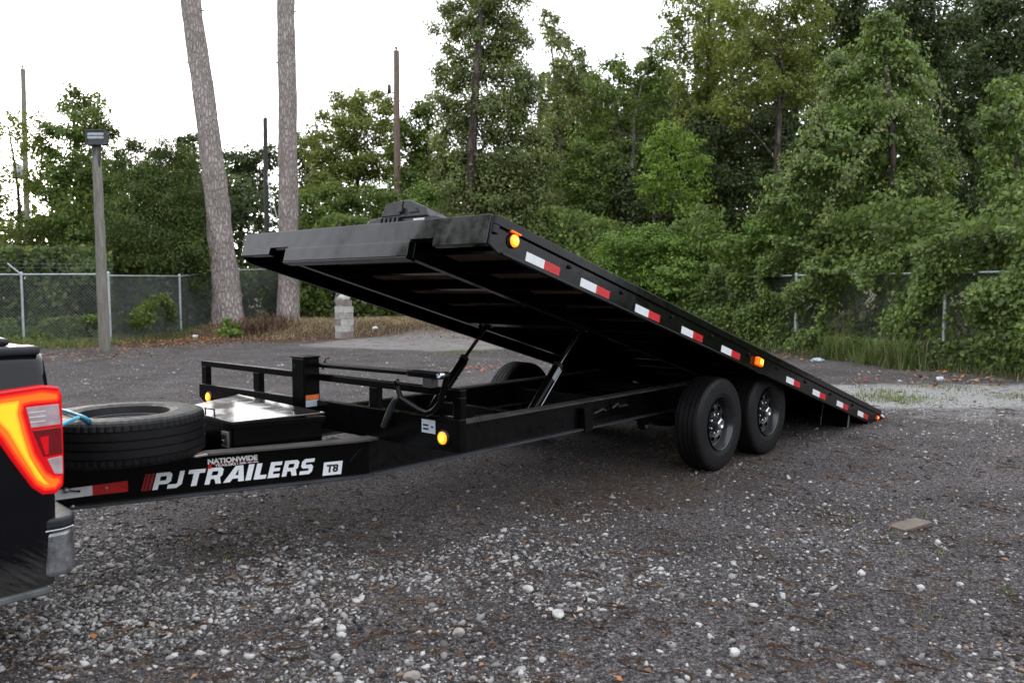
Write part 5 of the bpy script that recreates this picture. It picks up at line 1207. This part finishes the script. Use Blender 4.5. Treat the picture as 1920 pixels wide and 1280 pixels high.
def scatter(n, dens, smin, smax, power=1.0):
    """points on the yard with a density given over depth and photo column"""
    out = [[], []]; got = 0
    while got < n:
        m = n*3; s = smin*(smax/smin)**rng.random(m)**power; u = rng.uniform(-160, 2080, m); X, Y = world_uv(s, u)
        k = rng.random(m) < dens(s, u, X, Y); out[0].append(X[k]); out[1].append(Y[k]); got += k.sum()
    return np.concatenate(out[0])[:n], np.concatenate(out[1])[:n]
def dens_white(s, u, X, Y):
    v = 538+FPX*CAM[2]/s
    d = .10+.95*np.exp(-(((u-330)/520)**2+((v-1180)/210)**2))+.62*np.exp(-(((u-900)/330)**2+((v-1120)/120)**2))
    d += .45*np.exp(-(((u-230)/330)**2+((v-980)/80)**2))+.28*np.exp(-(((u-1600)/170)**2+((v-1050)/80)**2))
    band = np.exp(-((v-752)/22)**2)*sstep(1480, 1640, u); d += 1.0*band+.25*np.exp(-((v-800)/40)**2)*(u > 1500)
    d += .10*(v < 740)*(u < 1000)
    nz = vnoise(np.column_stack([X, Y, X*0]), 1.6, 2)*.6+vnoise(np.column_stack([X, Y, X*0]), 4.5, 8)*.4
    d = d*np.clip((nz-.22)*2.4, .05, 1.5)
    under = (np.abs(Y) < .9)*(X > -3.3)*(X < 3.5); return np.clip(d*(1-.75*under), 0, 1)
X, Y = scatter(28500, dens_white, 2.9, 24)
S = np.exp(rng.normal(math.log(.0070), .52, len(X))); S = np.clip(S, .003, .026)
sd = (X-CAM[0])*FH[0]+(Y-CAM[1])*FH[1]; S *= 1+.3*sstep(6, 16, sd)
rocks('white_gravel', 'pale crushed limestone scattered over the dark yard', X, Y, S, M['limestone'], ICO, ICF, flat=(.3, .65))
X, Y = scatter(40000, lambda s, u, X, Y: .35+.65*vnoise(np.column_stack([X, Y, X*0]), 2.2, 5), 2.9, 10)
rocks('asphalt_crumbs', 'loose dark asphalt crumbs covering the yard', X, Y, np.clip(np.exp(rng.normal(math.log(.0058), .5, len(X))), .0025, .02), M['chips'], OCT, OCF)
# single larger stones
def stone(label, u, v, r, seed, mat='stone1'):
    p = on(u, v, 2, 0.); rr = np.random.default_rng(seed); bm = bmesh.new(); bmesh.ops.create_icosphere(bm, subdivisions=3, radius=1)
    d = rr.normal(size=(7, 3)); d /= np.linalg.norm(d, axis=1, keepdims=True)
    for vv in bm.verts:
        q = np.array(vv.co); k = 1.0
        for j in range(7): k = min(k, (.62+.05*j)/max(.3, q@d[j]) if q@d[j] > .3 else 9)
        k = min(k, 1)*(1+.05*math.sin(q[0]*5+seed)*math.sin(q[1]*6)); vv.co = Vector((q[0]*k*r*1.15, q[1]*k*r*.9, q[2]*k*r*.75))
    me = bpy.data.meshes.new('stone'); bm.to_mesh(me); bm.free(); me.materials.append(M[mat])
    o = link('stone', me, None, (float(p[0]), float(p[1]), float(gz(p[0], p[1]))+r*.42)); o.rotation_euler = (0, 0, seed); tag(o, label, 'stone', 'larger stones on the yard')
stone('pale lumpy stone alone at the bottom right of the yard', 1376, 1226, .026, 3)
stone('upright pale stone near the bottom centre gravel', 990, 1108, .027, 5)
stone('squat pale stone right of the upright one', 1046, 1158, .030, 8)
stone('dark rounded stone at the bottom edge of the gravel', 772, 1272, .032, 9, 'block3')
stone('pale pebble left of the single stone at bottom right', 1310, 1172, .014, 11)
stone('white pebble above the fallen board', 1758, 1020, .022, 13)
stone('pale stone on the white gravel below the board', 1800, 1098, .018, 17)
stone('flat white pebble at the lower right edge', 1818, 1266, .014, 19)
stone('pale stone in the middle of the near gravel', 640, 1185, .024, 23)
stone('brownish lump in the lower centre gravel', 860, 1190, .028, 27, 'block')
# board, rubbish, twigs
p = on(1706, 988, 2, 0.); bd = empty('fallen_board', (p[0], p[1], 0), 'short weathered board lying on the yard at right', 'board')
MB().obox((p[0], p[1], .014), np.array([.128, -.045, .006]), np.array([.022, .058, 0]), np.array([0, 0, .011])).build('plank', M['board'], bd, bevel=.003)
MB().tube([(p[0]-.19, p[1]+.07, .01), (p[0]-.05, p[1]+.09, .02), (p[0]+.04, p[1]+.06, .018)], [.004, .008, .004], 6).build('splinter', M['needle'], bd)
def crumpled(name, label, cat, p, r, mat, flat=.5, seed=1):
    rr = np.random.default_rng(seed); bm = bmesh.new(); bmesh.ops.create_icosphere(bm, subdivisions=2, radius=1)
    for vv in bm.verts: vv.co = Vector(np.array(vv.co)*(1+rr.uniform(-.3, .25))*np.array([r, r*.7, r*flat]))
    me = bpy.data.meshes.new(name); bm.to_mesh(me); bm.free(); me.materials.append(mat); o = link(name, me, None, (float(p[0]), float(p[1]), float(gz(p[0], p[1]))+r*flat*.6)); tag(o, label, cat)
M['bag'] = simple('white_plastic_bag', (.62, .64, .66), .5, var=.1); M['bagblue'] = simple('pale_blue_plastic', (.42, .50, .56), .35, var=.15)
crumpled('plastic_bag', 'small white plastic bag beside the block pier', 'litter', on(704, 629, 2, 0.), .10, M['bag'], .6, 1)
crumpled('plastic_bottle', 'flattened pale bottle at the grass edge beyond the ramp', 'litter', on(1532, 678, 2, 0.), .17, M['bagblue'], .3, 2)
crumpled('paper_scrap', 'crumpled white paper at the right grass edge', 'litter', on(1762, 714, 2, 0.), .09, M['bagblue'], .5, 3)
crumpled('paper_scrap', 'white scrap at the foot of the leaning pine', 'litter', on(366, 634, 2, 0.), .09, M['bag'], .6, 4)
for k, (u, v, r) in enumerate(((1317, 603, .16), (1333, 610, .15), (1366, 622, .13))):
    crumpled('rubble_lump', ['grey lump of rubble behind the deck, leftmost of three', 'white lump of rubble behind the deck, middle of three', 'pale lump of rubble behind the deck, nearest the grass'][k], 'rubble', at(u, v, 16.5), r, M['block2'], .7, 10+k)
def flat_leaves(name, label, XY, size, mat, aspect=.6, lift=.012, cat='leaf litter'):
    n = len(XY); P = np.column_stack([XY, gz(XY[:, 0], XY[:, 1])+lift*rng.uniform(.4, 1.6, n)]); Nn = rng.normal(size=(n, 3))*.28+np.array([0, 0, 1.])
    org = np.array([XY[0, 0], XY[0, 1], 0.]); V = leaf_quads(P-org, Nn, size*rng.uniform(.6, 1.4, n), aspect, 0, .12); me = quads_mesh(name, V); me.materials.append(mat)
    o = link(name, me, None, tuple(org)); tag(o, label, cat, kind='stuff')
cl = [on(u, v, 2, 0.)[:2]+rng.normal(size=(n, 2))*np.array([sx, sx]) for u, v, n, sx in ((270, 645, 700, 1.3), (350, 640, 700, 1.3), (420, 634, 600, 1.2), (500, 632, 500, 1.2), (590, 628, 500, 1.4), (760, 622, 700, 1.6), (880, 626, 600, 1.6), (160, 668, 260, 1.0), (980, 632, 400, 1.5), (1800, 715, 200, .8), (1430, 668, 200, .8))]
flat_leaves('leaf_litter', 'brown fallen leaves strewn along the edge of the yard', np.concatenate(cl), .075, M['litter'], lift=.03)
X, Y = scatter(240, lambda s, u, X, Y: np.full(len(s), .5), 3, 16)
flat_leaves('fallen_leaves', 'scattered fallen leaves on the near gravel', np.column_stack([X, Y]), .035, M['litter'])
cl = on(905, 694, 2, 0.)[:2]+rng.normal(size=(45, 2))*np.array([.25, .25]); M['redleaf'] = leaf_mat('orange_red_leaves', [(0, (.26, .08, .05)), (1, (.42, .14, .09))], .2)
flat_leaves('red_leaves', 'small patch of orange-red leaves beyond the far cylinder', cl, .075, M['redleaf'], lift=.05)
def twigs(n):
    X, Y = scatter(n, lambda s, u, X, Y: .25+.75*vnoise(np.column_stack([X, Y, X*0]), 1.1, 31), 3, 12)
    a = rng.uniform(0, math.pi, n); L = rng.uniform(.04, .17, n); w_ = rng.uniform(.0004, .0009, n); cv = rng.normal(size=n)*.18
    d = np.column_stack([np.cos(a), np.sin(a)]); nn = np.column_stack([-np.sin(a), np.cos(a)]); z = gz(X, Y)+.008
    c0 = np.column_stack([X, Y]); V = np.empty((3*n, 4, 3))
    pts = [c0+d*(L*(f_-.5))[:, None]+nn*(cv*L*(1-(2*f_-1)**2))[:, None] for f_ in (0, .33, .67, 1)]
    for k in range(3):
        for q, (pp, sg) in enumerate(((pts[k], -1), (pts[k], 1), (pts[k+1], 1), (pts[k+1], -1))):
            V[k*n:(k+1)*n, q] = np.column_stack([pp+nn*(sg*w_)[:, None], z+.004*sg+(.012 if k == 1 else .004)*rng.random(n)])
    org = np.array([X[0], Y[0], 0.]); me = quads_mesh('pine_needles', V-org); me.materials.append(M['needle']); o = link('pine_needles', me, None, tuple(org)); tag(o, 'brown pine needles and twigs lying on the gravel', 'needles', kind='stuff')
twigs(1300)
